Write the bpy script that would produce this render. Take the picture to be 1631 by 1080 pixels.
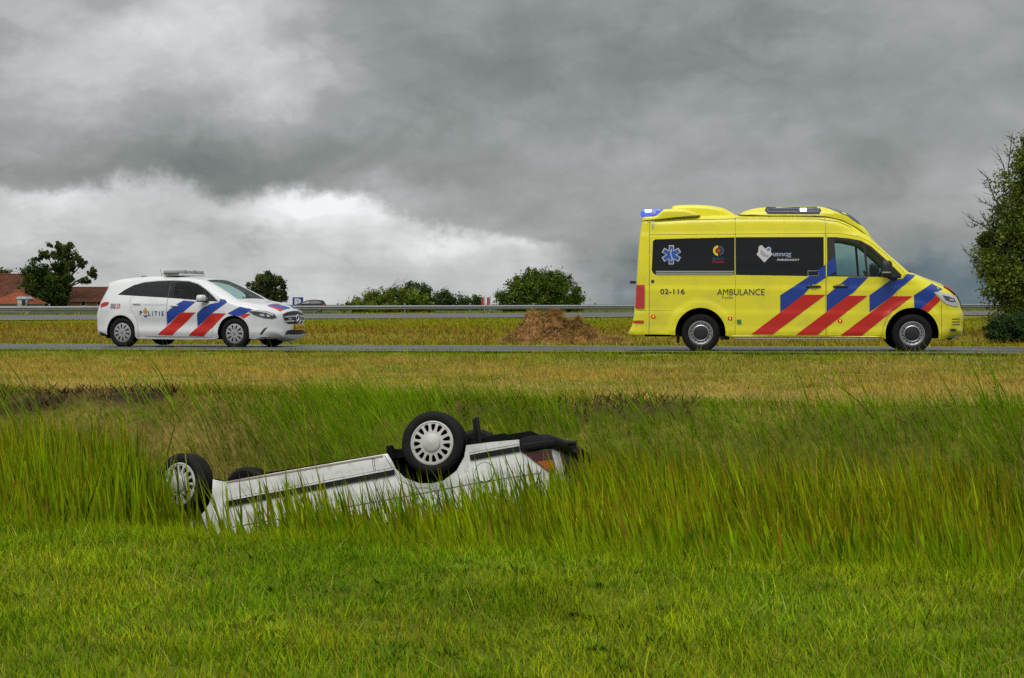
import bpy, bmesh, math, random
import numpy as np
from mathutils import Vector, Matrix
from mathutils.geometry import delaunay_2d_cdt

random.seed(7)
RNG = np.random.default_rng(11)
scene = bpy.context.scene
for o in list(bpy.data.objects):
    bpy.data.objects.remove(o)
COL = scene.collection
R = math.radians

# ------------------------------------------------------------------ camera
cam_d = bpy.data.cameras.new("camera")
cam = bpy.data.objects.new("camera", cam_d)
COL.objects.link(cam)
cam_d.sensor_width = 36.0
cam_d.lens = 55.18
cam_d.clip_start = 0.1
cam_d.clip_end = 20000.0
CAM_Z = 0.97
cam.location = (0, 0, CAM_Z)
cam.rotation_euler = (R(90) - math.atan(72 / 2500.0), 0, 0)
scene.camera = cam

# ------------------------------------------------------------------ exposure
vs = scene.view_settings
vs.view_transform = 'Standard'
vs.look = 'None'
vs.exposure = 0.12
vs.gamma = 1.0
scene.cycles.use_denoising = False
scene.cycles.max_bounces = 6
scene.cycles.diffuse_bounces = 2
scene.cycles.glossy_bounces = 3
scene.cycles.transmission_bounces = 4
scene.cycles.transparent_max_bounces = 10

# ------------------------------------------------------------------ sky (overcast, layered rain clouds)
SUN_EL, SUN_AZ = 58.0, 205.0      # azimuth clockwise from +Y: behind the camera
world = bpy.data.worlds.new("World")
scene.world = world
world.use_nodes = True
wt = world.node_tree
wt.nodes.clear()


class NX:
    """tiny expression helper for shader node graphs"""
    def __init__(s, nt): s.nt = nt
    def n(s, t, **kw):
        nd = s.nt.nodes.new(t)
        for k, v in kw.items(): setattr(nd, k, v)
        return nd
    def put(s, sock, v):
        if hasattr(v, 'is_linked'): s.nt.links.new(v, sock)
        else: sock.default_value = v
    def m(s, op, a, b=None, c=None, clamp=False):
        nd = s.n('ShaderNodeMath', operation=op, use_clamp=clamp)
        s.put(nd.inputs[0], a)
        if b is not None: s.put(nd.inputs[1], b)
        if c is not None: s.put(nd.inputs[2], c)
        return nd.outputs[0]
    def xyz(s, x, y, z):
        nd = s.n('ShaderNodeCombineXYZ')
        for i, v in enumerate((x, y, z)): s.put(nd.inputs[i], v)
        return nd.outputs[0]
    def noise(s, vec, scale, detail=5, rough=.55, dist=0.0):
        nd = s.n('ShaderNodeTexNoise')
        s.put(nd.inputs['Vector'], vec)
        nd.inputs['Scale'].default_value = scale
        nd.inputs['Detail'].default_value = detail
        nd.inputs['Roughness'].default_value = rough
        nd.inputs['Distortion'].default_value = dist
        return nd.outputs[0]
    def ramp(s, f, stops, interp='LINEAR'):
        nd = s.n('ShaderNodeValToRGB')
        cr = nd.color_ramp
        cr.interpolation = interp
        while len(cr.elements) > 1: cr.elements.remove(cr.elements[-1])
        cr.elements[0].position = stops[0][0]; cr.elements[0].color = (*stops[0][1], 1)
        for p, c in stops[1:]:
            e = cr.elements.new(p); e.color = (*c, 1)
        s.put(nd.inputs[0], f)
        return nd.outputs[0]
    def mix(s, f, a, b, mode='MIX'):
        nd = s.n('ShaderNodeMix', data_type='RGBA', blend_type=mode)
        s.put(nd.inputs[0], f)
        for i, v in ((6, a), (7, b)):
            if isinstance(v, tuple): v = (*v[:3], 1)
            s.put(nd.inputs[i], v)
        return nd.outputs[2]
    def sstep(s, v, a, b, lo=0., hi=1.):
        nd = s.n('ShaderNodeMapRange', interpolation_type='SMOOTHSTEP')
        s.put(nd.inputs[0], v)
        for i, q in ((1, a), (2, b), (3, lo), (4, hi)): nd.inputs[i].default_value = q
        return nd.outputs[0]


def build_world():
    x = NX(wt)
    tc = x.n('ShaderNodeTexCoord')
    d = tc.outputs['Generated']
    sep = x.n('ShaderNodeSeparateXYZ'); wt.links.new(d, sep.inputs[0])
    dx, dy, dz = sep.outputs
    az = x.m('ARCTAN2', dx, dy)
    el = x.m('ARCSINE', dz)
    zz = x.m('ADD', x.m('MAXIMUM', dz, 0.0), 0.055)
    plane = x.xyz(x.m('DIVIDE', dx, zz), x.m('DIVIDE', dy, zz), 0.37)
    pol = x.xyz(x.m('MULTIPLY', az, 1.0), x.m('MULTIPLY', el, 2.1), 0.2)
    big = x.noise(plane, 0.55, 6, .55, .3)
    wisp = x.noise(pol, 6.0, 6, .55, .9)
    wisp2 = x.noise(x.xyz(az, x.m('MULTIPLY', el, 1.7), 3.3), 22.0, 5, .6, .6)
    warpa = x.m('MULTIPLY', x.m('SUBTRACT', x.noise(pol, 9.0, 5, .6), .5), .12)
    warpe = x.m('MULTIPLY', x.m('SUBTRACT', x.noise(x.xyz(az, el, 9.1), 11.0, 6, .62), .5), .075)
    a2 = x.m('ADD', az, warpa)
    e2 = x.m('ADD', el, warpe)

    def blob(ca, ce, sa, se, amp):
        u = x.m('DIVIDE', x.m('SUBTRACT', a2, ca), sa)
        w = x.m('DIVIDE', x.m('SUBTRACT', e2, ce), se)
        q = x.m('ADD', x.m('MULTIPLY', u, u), x.m('MULTIPLY', w, w))
        return x.m('MULTIPLY', x.m('EXPONENT', x.m('MULTIPLY', q, -1.0)), amp)

    v = x.m('MULTIPLY_ADD', x.m('SUBTRACT', big, .5), .14, .50)
    v = x.m('ADD', v, x.m('MULTIPLY', x.m('SUBTRACT', wisp, .5), .33))
    v = x.m('ADD', v, x.m('MULTIPLY', x.m('SUBTRACT', wisp2, .5), .22))
    puff = x.m('ABSOLUTE', x.m('SUBTRACT', x.noise(x.xyz(a2, x.m('MULTIPLY', e2, 1.5), 5.7), 13.0, 5, .5, .4), .5))
    v = x.m('ADD', v, x.m('MULTIPLY', x.m('SUBTRACT', .11, puff), -.42))
    # a ragged lower edge of the dark deck with clearer air beneath it, to the left
    edge = x.m('MULTIPLY_ADD', x.m('MAXIMUM', x.m('ADD', a2, .13), 0.0), .30, e2)
    under = x.sstep(edge, .075, .061)
    left = x.sstep(a2, .10, .0)
    v = x.m('ADD', v, x.m('MULTIPLY', x.m('MULTIPLY', under, left), .25))
    for b in BLOBS:
        v = x.m('ADD', v, blob(*b))
    col = x.ramp(v, [(0.0, (.085, .098, .104)), (.20, (.142, .157, .157)), (.38, (.222, .238, .232)), (.6, (.36, .372, .372)),
                     (.8, (.58, .59, .595)), (1.0, (.86, .87, .88))])
    # rain-blue air low on the right
    rain = x.m('MULTIPLY', x.sstep(a2, .02, .14), x.sstep(e2, .040, .006))
    col = x.mix(rain, col, x.mix(1.0, col, (.78, .98, 1.16), 'MULTIPLY'))
    # towards the zenith an overcast deck is brighter than near the horizon
    zen = x.m('MULTIPLY_ADD', x.sstep(dz, .2, 1.0), 1.9, 1.0)
    sc = x.n('ShaderNodeVectorMath', operation='SCALE')
    wt.links.new(col, sc.inputs[0]); wt.links.new(zen, sc.inputs['Scale'])
    sky = x.n('ShaderNodeTexSky', sky_type='NISHITA')
    sky.sun_disc = False
    sky.sun_elevation = R(SUN_EL)
    sky.sun_rotation = R(SUN_AZ)
    bg1 = x.n('ShaderNodeBackground'); bg1.inputs[1].default_value = .06
    wt.links.new(sky.outputs[0], bg1.inputs[0])
    bg2 = x.n('ShaderNodeBackground'); bg2.inputs[1].default_value = 1.0
    wt.links.new(sc.outputs[0], bg2.inputs[0])
    mx = x.n('ShaderNodeMixShader'); mx.inputs[0].default_value = .94
    wt.links.new(bg1.outputs[0], mx.inputs[1]); wt.links.new(bg2.outputs[0], mx.inputs[2])
    out = x.n('ShaderNodeOutputWorld')
    wt.links.new(mx.outputs[0], out.inputs[0])


# (azimuth, elevation, spread, spread, brightness) of the larger cloud masses
BLOBS = [(-.20, .168, .085, .034, .30), (-.155, .125, .06, .022, .18), (-.13, .048, .10, .018, .12), (-.29, .05, .08, .03, .05), (-.28, .125, .06, .04, .12),
         (-.02, .145, .09, .032, -.12), (-.22, .080, .13, .014, -.13), (-.05, .090, .10, .022, -.07), (-.185, .070, .035, .016, -.16),
         (.125, .152, .075, .026, -.12), (.062, .085, .050, .014, .10), (.31, .072, .05, .020, .16), (.22, .10, .10, .02, .03), (.20, .088, .06, .012, -.05),
         (.20, .010, .16, .016, -.20), (.33, .006, .12, .022, -.16), (.085, .010, .04, .010, -.10), (.16, .05, .12, .018, .06), (.28, .165, .09, .03, .06), (-.06, .030, .06, .014, .05), (-.26, .012, .10, .018, -.05), (-.195, .042, .022, .012, -.17), (-.17, .034, .020, .008, -.10), (-.125, .058, .06, .010, .22), (-.27, .064, .05, .007, .10), (-.03, .036, .05, .010, .12), (-.24, .150, .10, .05, .08)]
build_world()

sun_d = bpy.data.lights.new("sun", 'SUN')
sun_d.energy = 1.5
sun_d.angle = R(45)
sun_d.color = (1.0, .97, .92)
sun = bpy.data.objects.new("sun", sun_d)
COL.objects.link(sun)
_a, _e = R(SUN_AZ), R(SUN_EL)
_dir = Vector((math.sin(_a) * math.cos(_e), math.cos(_a) * math.cos(_e), math.sin(_e)))
sun.rotation_euler = _dir.to_track_quat('Z', 'Y').to_euler()
sun.location = _dir * 50


# ------------------------------------------------------------------ object helpers
def tag(o, label=None, cat=None, group=None, kind=None):
    if label: o['label'] = label
    if cat: o['category'] = cat
    if group: o['group'] = group
    if kind: o['kind'] = kind
    return o


def empty(name, loc=(0, 0, 0), rot=(0, 0, 0), matrix=None):
    o = bpy.data.objects.new(name, None)
    COL.objects.link(o)
    o.empty_display_size = .3
    if matrix is not None: o.matrix_world = matrix
    else:
        o.location = loc; o.rotation_euler = rot
    return o


def link(name, me, mat=None, parent=None, loc=None, rot=None):
    o = bpy.data.objects.new(name, me)
    COL.objects.link(o)
    if mat is not None and not me.materials: me.materials.append(mat)
    if parent is not None: o.parent = parent
    if loc is not None: o.location = loc
    if rot is not None: o.rotation_euler = rot
    return o


def mesh(name, V, Fc, mat=None, parent=None, smooth=False, sharp=40, loc=None, rot=None):
    me = bpy.data.meshes.new(name)
    me.from_pydata([tuple(map(float, v)) for v in V], [], [tuple(int(i) for i in f) for f in Fc])
    me.update()
    if smooth:
        me.shade_smooth()
        if sharp: me.set_sharp_from_angle(angle=R(sharp))
    return link(name, me, mat, parent, loc, rot)


def bm_obj(name, bm, mat=None, parent=None, smooth=False, sharp=40, loc=None, rot=None):
    me = bpy.data.meshes.new(name)
    bmesh.ops.recalc_face_normals(bm, faces=bm.faces)
    bm.to_mesh(me); bm.free()
    if smooth:
        me.shade_smooth()
        if sharp: me.set_sharp_from_angle(angle=R(sharp))
    return link(name, me, mat, parent, loc, rot)


def box(bm, c, s, rotz=0.0, bevel=0.0, m=None):
    r = bmesh.ops.create_cube(bm, size=1.0)
    vs_ = r['verts']
    M = Matrix.Translation(c) @ Matrix.Rotation(rotz, 4, 'Z') @ Matrix.Diagonal((*s, 1))
    if m is not None: M = m @ M
    bmesh.ops.transform(bm, matrix=M, verts=vs_)
    if bevel:
        es = {e for v in vs_ for e in v.link_edges}
        bmesh.ops.bevel(bm, geom=list(es), offset=bevel, segments=2, affect='EDGES', profile=.6)
    return vs_


def box_obj(name, c, s, mat, parent=None, bevel=0.0, rotz=0.0):
    bm = bmesh.new(); box(bm, c, s, rotz, bevel)
    return bm_obj(name, bm, mat, parent, smooth=bevel > 0)


def tube(bm, pts, rad, n=8, cap=True):
    """tapered tube along a polyline"""
    pts = [Vector(p) for p in pts]
    if not hasattr(rad, '__len__'): rad = [rad] * len(pts)
    rings = []
    for i, p in enumerate(pts):
        t = (pts[min(i + 1, len(pts) - 1)] - pts[max(i - 1, 0)])
        if t.length < 1e-9: t = Vector((0, 0, 1))
        t.normalize()
        a = t.cross(Vector((0, 0, 1)) if abs(t.z) < .9 else Vector((1, 0, 0))).normalized()
        b = t.cross(a)
        rings.append([bm.verts.new(p + (a * math.cos(2 * math.pi * k / n) + b * math.sin(2 * math.pi * k / n)) * rad[i]) for k in range(n)])
    for i in range(len(rings) - 1):
        for k in range(n):
            bm.faces.new((rings[i][k], rings[i][(k + 1) % n], rings[i + 1][(k + 1) % n], rings[i + 1][k]))
    if cap:
        bm.faces.new(rings[0][::-1]); bm.faces.new(rings[-1])


def lathe_y(prof, n=48):
    """profile (radius, y) turned about the Y axis"""
    V, Fc = [], []
    for r, y in prof:
        for k in range(n):
            a = 2 * math.pi * k / n
            V.append((r * math.cos(a), y, r * math.sin(a)))
    for i in range(len(prof) - 1):
        for k in range(n):
            Fc.append((i * n + k, i * n + (k + 1) % n, (i + 1) * n + (k + 1) % n, (i + 1) * n + k))
    return V, Fc


def np_mesh(name, V, loops, starts, mat, parent=None, col=None, smooth=False):
    me = bpy.data.meshes.new(name)
    me.vertices.add(len(V)); me.vertices.foreach_set('co', np.ascontiguousarray(V, dtype=np.float32).ravel())
    me.loops.add(len(loops)); me.loops.foreach_set('vertex_index', np.ascontiguousarray(loops, dtype=np.int32))
    me.polygons.add(len(starts)); me.polygons.foreach_set('loop_start', np.ascontiguousarray(starts, dtype=np.int32))
    if col is not None:
        at = me.color_attributes.new('Col', 'FLOAT_COLOR', 'POINT')
        c4 = np.ones((len(V), 4), np.float32); c4[:, :3] = col
        at.data.foreach_set('color', c4.ravel())
    me.update(calc_edges=True)
    if smooth: me.shade_smooth()
    return link(name, me, mat, parent)


# ------------------------------------------------------------------ materials
MATS = {}


def mat(name, col, rough=.5, metal=0., coat=0., var=.08, vscale=6., bump=0., spec=.5, emit=None, estr=0., dirt=None, dscale=3.0):
    if name in MATS: return MATS[name]
    m = bpy.data.materials.new(name); m.use_nodes = True
    nt = m.node_tree; x = NX(nt)
    b = nt.nodes['Principled BSDF']
    tc = x.n('ShaderNodeTexCoord')
    f = x.noise(tc.outputs['Object'], vscale, 6, .6)
    lo = tuple(max(0, c * (1 - var)) for c in col); hi = tuple(min(1, c * (1 + var)) for c in col)
    cc = x.mix(f, lo, hi)
    if dirt:
        g = x.noise(tc.outputs['Object'], dscale, 8, .65)
        cc = x.mix(x.m('MULTIPLY', x.sstep(g, .48, .75), dirt[1]), cc, dirt[0])
    nt.links.new(cc, b.inputs['Base Color'])
    b.inputs['Roughness'].default_value = rough
    b.inputs['Metallic'].default_value = metal
    b.inputs['Coat Weight'].default_value = coat
    b.inputs['Coat Roughness'].default_value = .06
    b.inputs['Specular IOR Level'].default_value = spec
    if bump:
        bn = x.n('ShaderNodeBump'); bn.inputs['Strength'].default_value = bump; bn.inputs['Distance'].default_value = .02
        nt.links.new(x.noise(tc.outputs['Object'], vscale * 6, 6, .6), bn.inputs['Height'])
        nt.links.new(bn.outputs[0], b.inputs['Normal'])
    if emit:
        b.inputs['Emission Color'].default_value = (*emit, 1); b.inputs['Emission Strength'].default_value = estr
    MATS[name] = m
    return m


def glass_mat(name, tint, refl=.12, dens=.6):
    """thin pane: tinted see-through plus a Fresnel sheen"""
    m = bpy.data.materials.new(name); m.use_nodes = True
    nt = m.node_tree; x = NX(nt); nt.nodes.clear()
    tr = x.n('ShaderNodeBsdfTransparent'); tr.inputs[0].default_value = (*[c * dens for c in tint], 1)
    gl = x.n('ShaderNodeBsdfGlossy'); gl.inputs['Roughness'].default_value = .03
    lw = x.n('ShaderNodeLayerWeight'); lw.inputs[0].default_value = .25
    mx = x.n('ShaderNodeMixShader')
    nt.links.new(x.m('MULTIPLY_ADD', lw.outputs['Fresnel'], .55, refl), mx.inputs[0])
    nt.links.new(tr.outputs[0], mx.inputs[1]); nt.links.new(gl.outputs[0], mx.inputs[2])
    out = x.n('ShaderNodeOutputMaterial'); nt.links.new(mx.outputs[0], out.inputs[0])
    return m


def leaf_mat(name, transl=.35, rough=.6, spec=.3, vscale=.6, var=.35, up=0.):
    """blades and leaves: colour from the mesh's own per-leaf colour, light passes through"""
    m = bpy.data.materials.new(name); m.use_nodes = True
    nt = m.node_tree; x = NX(nt); b = nt.nodes['Principled BSDF']
    at = x.n('ShaderNodeAttribute', attribute_name='Col')
    geo = x.n('ShaderNodeNewGeometry')
    f = x.noise(geo.outputs['Position'], vscale, 5, .6)
    cc = x.mix(1.0, at.outputs['Color'], x.ramp(f, [(.3, (1 - var,) * 3), (.7, (1 + var * .6,) * 3)]), 'MULTIPLY')
    f2 = x.noise(geo.outputs['Position'], vscale * 5.5, 4, .6)
    cc = x.mix(1.0, cc, x.ramp(f2, [(.32, (1 - var * 1.1, 1 - var * .9, 1 - var)), (.68, (1 + var * .7, 1 + var * .6, 1 + var * .4))]), 'MULTIPLY')
    nt.links.new(cc, b.inputs['Base Color'])
    b.inputs['Roughness'].default_value = rough
    b.inputs['Specular IOR Level'].default_value = spec
    tl = x.n('ShaderNodeBsdfTranslucent'); nt.links.new(cc, tl.inputs[0])
    if up:   # shading normals tilted towards the open sky so the blades shade brighter
        vm = x.n('ShaderNodeMix', data_type='VECTOR'); vm.inputs[0].default_value = up
        nt.links.new(geo.outputs['Normal'], vm.inputs[4]); vm.inputs[5].default_value = (0, 0, 1)
        vn = x.n('ShaderNodeVectorMath', operation='NORMALIZE'); nt.links.new(vm.outputs[1], vn.inputs[0])
        nt.links.new(vn.outputs[0], b.inputs['Normal'])
    mx = x.n('ShaderNodeMixShader'); mx.inputs[0].default_value = transl
    out = nt.nodes['Material Output']
    nt.links.new(b.outputs[0], mx.inputs[1]); nt.links.new(tl.outputs[0], mx.inputs[2]); nt.links.new(mx.outputs[0], out.inputs[0])
    return m


M_YEL = mat('yellow_paint', (.88, .80, .016), .32, coat=.5, var=.03, dirt=((.34, .30, .10), .26), dscale=1.6)
M_WHITE = mat('white_paint', (.78, .79, .79), .3, coat=.5, var=.02, dirt=((.45, .43, .39), .22), dscale=2.2)
M_OLDWHITE = mat('old_white_paint', (.84, .84, .82), .40, coat=.15, var=.04, dirt=((.30, .24, .17), .6), dscale=7.)
M_BLUE = mat('blue_foil', (.008, .048, .32), .38, coat=.2, var=.05)
M_RED = mat('red_foil', (.60, .014, .008), .38, coat=.2, var=.05)
M_BLACKGL = mat('black_window_glass', (.006, .007, .009), .06, var=.1, spec=.55)
M_BLACK = mat('black_plastic', (.022, .022, .024), .5, var=.2, bump=.1)
M_GREYPL = mat('weathered_dark_plastic', (.013, .013, .014), .6, var=.25, bump=.1, spec=.2)
M_RUB = mat('rubber', (.011, .011, .011), .8, var=.3, vscale=12, spec=.25, dirt=((.035, .032, .026), .35))
M_DARK = mat('dark_underbody', (.008, .008, .008), .9, var=.3, spec=.1, dirt=((.03, .024, .018), .3))
M_HOLE = mat('shadowed_steel', (.006, .006, .006), .9, spec=.05)
M_SEAM = mat('door_gap_rubber', (.012, .012, .010), .8)
M_YSEAM = mat('yellow_gap', (.10, .09, .008), .7)
M_CHROME = mat('chrome', (.75, .76, .78), .15, metal=1.)
M_ALU = mat('brushed_metal', (.55, .56, .57), .38, metal=1., var=.1)
M_STEEL = mat('steel_rim', (.36, .37, .38), .42, metal=.7, var=.1)
M_COVER = mat('silver_wheel_cover', (.46, .46, .46), .4, metal=.35, var=.06, dirt=((.2, .17, .13), .3), dscale=9)
M_OLDCOVER = mat('old_wheel_cover', (.60, .58, .55), .5, metal=.1, var=.06, dirt=((.25, .20, .14), .5), dscale=9)
M_LAMP = mat('clear_lamp', (.62, .64, .66), .12, metal=.35, coat=.8, var=.3, vscale=25)
M_DLAMP = mat('smoked_lamp', (.05, .055, .06), .1, coat=.8, var=.4, vscale=18)
M_TAIL = mat('red_lamp', (.52, .012, .014), .18, coat=.8, var=.12, vscale=18)
M_OLDTAIL = mat('old_red_lamp', (.09, .004, .010), .3, coat=.6, var=.12)
M_AMBER = mat('amber_lamp', (.42, .085, .006), .25, coat=.5, var=.1)
M_AMBERLIT = mat('amber_marker_lit', (.8, .2, .02), .3, emit=(1., .28, .03), estr=1.4)
M_BLUELAMP = mat('blue_beacon_lens', (.03, .06, .45), .12, coat=.8, emit=(.12, .2, 1.), estr=.55)
M_BLUELIT = mat('blue_beacon_lit', (.4, .5, 1.), .2, emit=(.50, .66, 1.), estr=7.)
M_SMOKE = mat('grey_blue_beacon_lens', (.06, .075, .13), .1, coat=.8, var=.5, vscale=20)
M_CLEARBAR = mat('frosted_light_bar', (.40, .42, .43), .25, coat=.5, var=.3, vscale=22)
M_PLATE = mat('yellow_plate', (.90, .50, .01), .4)
M_INK = mat('dark_ink', (.02, .04, .06), .5)
M_NAVY = mat('navy_ink', (.01, .035, .20), .45)
M_PALE = mat('pale_print', (.62, .62, .66), .5)
M_SEAT = mat('seat_fabric', (.03, .032, .036), .85, var=.2)
M_GLASS = glass_mat('green_tinted_glass', (.74, .92, .90), .03, .97)
M_GLASSD = glass_mat('dark_tinted_glass', (.10, .11, .12), .06, .8)
M_RUST = mat('sill_rust', (.24, .19, .15), .8, var=.4, vscale=14)


# ------------------------------------------------------------------ terrain and roads
RU = np.array([math.cos(R(17)), -math.sin(R(17))]); RV = np.array([math.sin(R(17)), math.cos(R(17))])
R0 = np.array([0.0, 27.33])
SU = np.array([math.cos(R(19)), math.sin(R(19))]); SV = np.array([-math.sin(R(19)), math.cos(R(19))])


def vroad(x, y): return (x - R0[0]) * RV[0] + (y - R0[1]) * RV[1]
def uroad(x, y): return (x - R0[0]) * RU[0] + (y - R0[1]) * RU[1]
def vfar(x, y): return x * SV[0] + y * SV[1]


def vnoise(x, y, s, seed=0):
    x = np.asarray(x, float) * s + seed * 17.3; y = np.asarray(y, float) * s + seed * 9.1
    xi = np.floor(x).astype(np.int64); yi = np.floor(y).astype(np.int64)
    fx = x - xi; fy = y - yi
    fx = fx * fx * (3 - 2 * fx); fy = fy * fy * (3 - 2 * fy)
    def h(a, b):
        n = (a * 374761393 + b * 668265263 + seed * 974634777) & 0x7fffffff
        n = ((n ^ (n >> 13)) * 1274126177) & 0x7fffffff
        return ((n ^ (n >> 16)) & 0xffff) / 65535.0
    return (h(xi, yi) * (1 - fx) + h(xi + 1, yi) * fx) * (1 - fy) + (h(xi, yi + 1) * (1 - fx) + h(xi + 1, yi + 1) * fx) * fy


def fbm(x, y, s, seed=0, o=4):
    t = 0; a = .5; n = 0
    for i in range(o):
        t = t + vnoise(x, y, s * 2 ** i, seed + i) * a; n += a; a *= .55
    return t / n


V_T = [-40, -22, -17.0, -16.25, -15.3, -14.6, -12.0, -11.6, -10.9, -10.4, -8, -4, -1, -.15, 0, 7.0, 7.15, 7.6, 9, 11.2, 13, 15.2, 17.5, 20, 24, 200]
Z_T = [-.58, -.60, -.66, -.74, -1.4, -1.6, -1.6, -1.3, -.42, -.15, -.12, -.12, -.07, -.02, -.05, -.19, -.15, -.17, -.20, -.26, -.75, -.85, -.5, -.28, -.22, -.22]


def ground_z(x, y, rough=True):
    x = np.asarray(x, float); y = np.asarray(y, float)
    v = vroad(x, y); u = uroad(x, y)
    z = np.interp(v, V_T, Z_T)
    tilt = .007 * (np.clip(x, -30, 30) - 5)
    near = np.clip((v + 17) / 17, 0, 1) * np.clip(1 - (v - 8) / 20, 0, 1)
    z = z + tilt * near
    w = vfar(x, y)
    zb = np.interp(w, [60, 68.8, 69.4, 84.8, 85.4, 90.5, 93, 100, 130, 450], [-.24, -.18, -.16, -.18, -.16, -.24, -.45, -.95, -1.10, -2.2])
    t = np.clip((w - 58) / 8, 0, 1)
    z = z * (1 - t) + zb * t
    if rough:
        amp = np.where((v > -.3) & (v < 7.2), 0., np.where(v < -10, .05, .035)) * np.where((w > 68.5) & (w < 85.5), 0., 1.)
        z = z + (fbm(x, y, .9, 3) - .5) * 2 * amp
    return z


def road_z(x, y):
    return -.02 * vroad(x, y) + .007 * (np.clip(x, -30, 30) - 5)


def ground_mat():
    m = bpy.data.materials.new('turf_and_soil'); m.use_nodes = True
    nt = m.node_tree; x = NX(nt); b = nt.nodes['Principled BSDF']
    geo = x.n('ShaderNodeNewGeometry')
    at = x.n('ShaderNodeAttribute', attribute_name='Col')
    f = x.noise(geo.outputs['Position'], 1.3, 8, .7)
    g = x.noise(geo.outputs['Position'], 9.0, 6, .7)
    c = x.mix(1.0, at.outputs['Color'], x.ramp(f, [(.3, (.6, .6, .6)), (.7, (1.35, 1.3, 1.2))]), 'MULTIPLY')
    c = x.mix(1.0, c, x.ramp(g, [(.3, (.7, .7, .7)), (.7, (1.3, 1.3, 1.3))]), 'MULTIPLY')
    nt.links.new(c, b.inputs['Base Color'])
    b.inputs['Roughness'].default_value = .95
    b.inputs['Specular IOR Level'].default_value = .1
    bn = x.n('ShaderNodeBump'); bn.inputs['Strength'].default_value = .8; bn.inputs['Distance'].default_value = .06
    nt.links.new(g, bn.inputs['Height']); nt.links.new(bn.outputs[0], b.inputs['Normal'])
    return m


def soil_mask(x, y):
    """bare, freshly scraped soil along the lip of the far bank"""
    v = vroad(x, y); u = uroad(x, y)
    band = np.exp(-((v + 10.35 + .22 * np.sin(u * .9) + .5 * (fbm(x, y, .7, 27) - .5)) / .46) ** 4)
    n = fbm(x, y, .75, 21)
    leftb = np.clip((-3.4 - x) / 1.2, 0, 1)
    return np.clip(band * (np.clip((n - .47) * 7, 0, 1) * .75 + leftb * np.clip((fbm(x, y, 1.6, 23) - .36) * 5, 0, 1)), 0, 1)


def build_ground():
    ys = np.concatenate([np.arange(-3, 9, .4), np.arange(9, 18, .16), np.arange(18, 30, .35), np.arange(30, 60, .5), np.arange(60, 110, 1.), np.arange(110, 200, 6.), np.arange(200, 460, 20.)])
    ss = np.linspace(-.62, .62, 190)
    Yg, Sg = np.meshgrid(ys, ss, indexing='ij')
    Xg = Sg * (Yg + 14)
    Z = ground_z(Xg, Yg)
    v = vroad(Xg, Yg); w = vfar(Xg, Yg)
    col = np.zeros(Z.shape + (3,))
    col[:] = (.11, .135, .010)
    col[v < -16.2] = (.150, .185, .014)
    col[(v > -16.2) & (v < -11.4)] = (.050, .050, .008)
    k = (v > -11.4) & (v < -10.15); col[k] = (.165, .165, .024)
    k = (v > -11.6) & (v < -10.15) & (Xg < -2.0); col[k] = (.215, .170, .045)
    k = (v > -10.15) & (v < 0); col[k] = (.330, .265, .070)
    k = (v > 7); col[k] = (.220, .200, .020)
    k = (v > 11.4) & (v < 18.5) & (w < 66); col[k] = (.200, .125, .045)
    k = w > 85; col[k] = (.150, .160, .018)
    k = w > 100; col[k] = (.07, .09, .03)
    s = soil_mask(Xg, Yg)[..., None]
    col = col * (1 - s) + np.array((.046, .031, .020)) * s
    ny, nx = Z.shape
    V = np.stack([Xg, Yg, Z], -1).reshape(-1, 3)
    i = np.arange(ny * nx).reshape(ny, nx)
    q = np.stack([i[:-1, :-1], i[:-1, 1:], i[1:, 1:], i[1:, :-1]], -1).reshape(-1, 4)
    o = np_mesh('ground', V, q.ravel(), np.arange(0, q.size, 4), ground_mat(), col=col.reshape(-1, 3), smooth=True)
    tag(o, 'grassy ground with a ditch and two roadside verges', 'ground', kind='structure')


def asphalt(name, base):
    m = bpy.data.materials.new(name); m.use_nodes = True
    nt = m.node_tree; x = NX(nt); b = nt.nodes['Principled BSDF']
    geo = x.n('ShaderNodeNewGeometry')
    f = x.noise(geo.outputs['Position'], .6, 7, .65)
    g = x.noise(geo.outputs['Position'], 60., 3, .6)
    c = x.mix(f, tuple(k * .75 for k in base), tuple(k * 1.25 for k in base))
    c = x.mix(1.0, c, x.ramp(g, [(.3, (.8,) * 3), (.7, (1.2,) * 3)]), 'MULTIPLY')
    nt.links.new(c, b.inputs['Base Color'])
    nt.links.new(x.sstep(f, .3, .7, .32, .5), b.inputs['Roughness'])
    bn = x.n('ShaderNodeBump'); bn.inputs['Strength'].default_value = .15; bn.inputs['Distance'].default_value = .01
    nt.links.new(g, bn.inputs['Height']); nt.links.new(bn.outputs[0], b.inputs['Normal'])
    return m


def road_strip(name, org, U, W, u0, u1, v0, v1, zf, m, dz=0., step=3., parent=None):
    us = np.linspace(u0, u1, max(2, int((u1 - u0) / step) + 1)); n = max(1, int(abs(v1 - v0) / 1.8)); vv = np.linspace(v0, v1, n + 1)
    V, Fc = [], []
    for u in us:
        for v in vv:
            p = org + U * u + W * v
            V.append((p[0], p[1], float(zf(p[0], p[1])) + dz))
    k = n + 1
    for i in range(len(us) - 1):
        for j in range(n):
            Fc.append((i * k + j, (i + 1) * k + j, (i + 1) * k + j + 1, i * k + j + 1))
    return mesh(name, V, Fc, m, parent)


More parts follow.
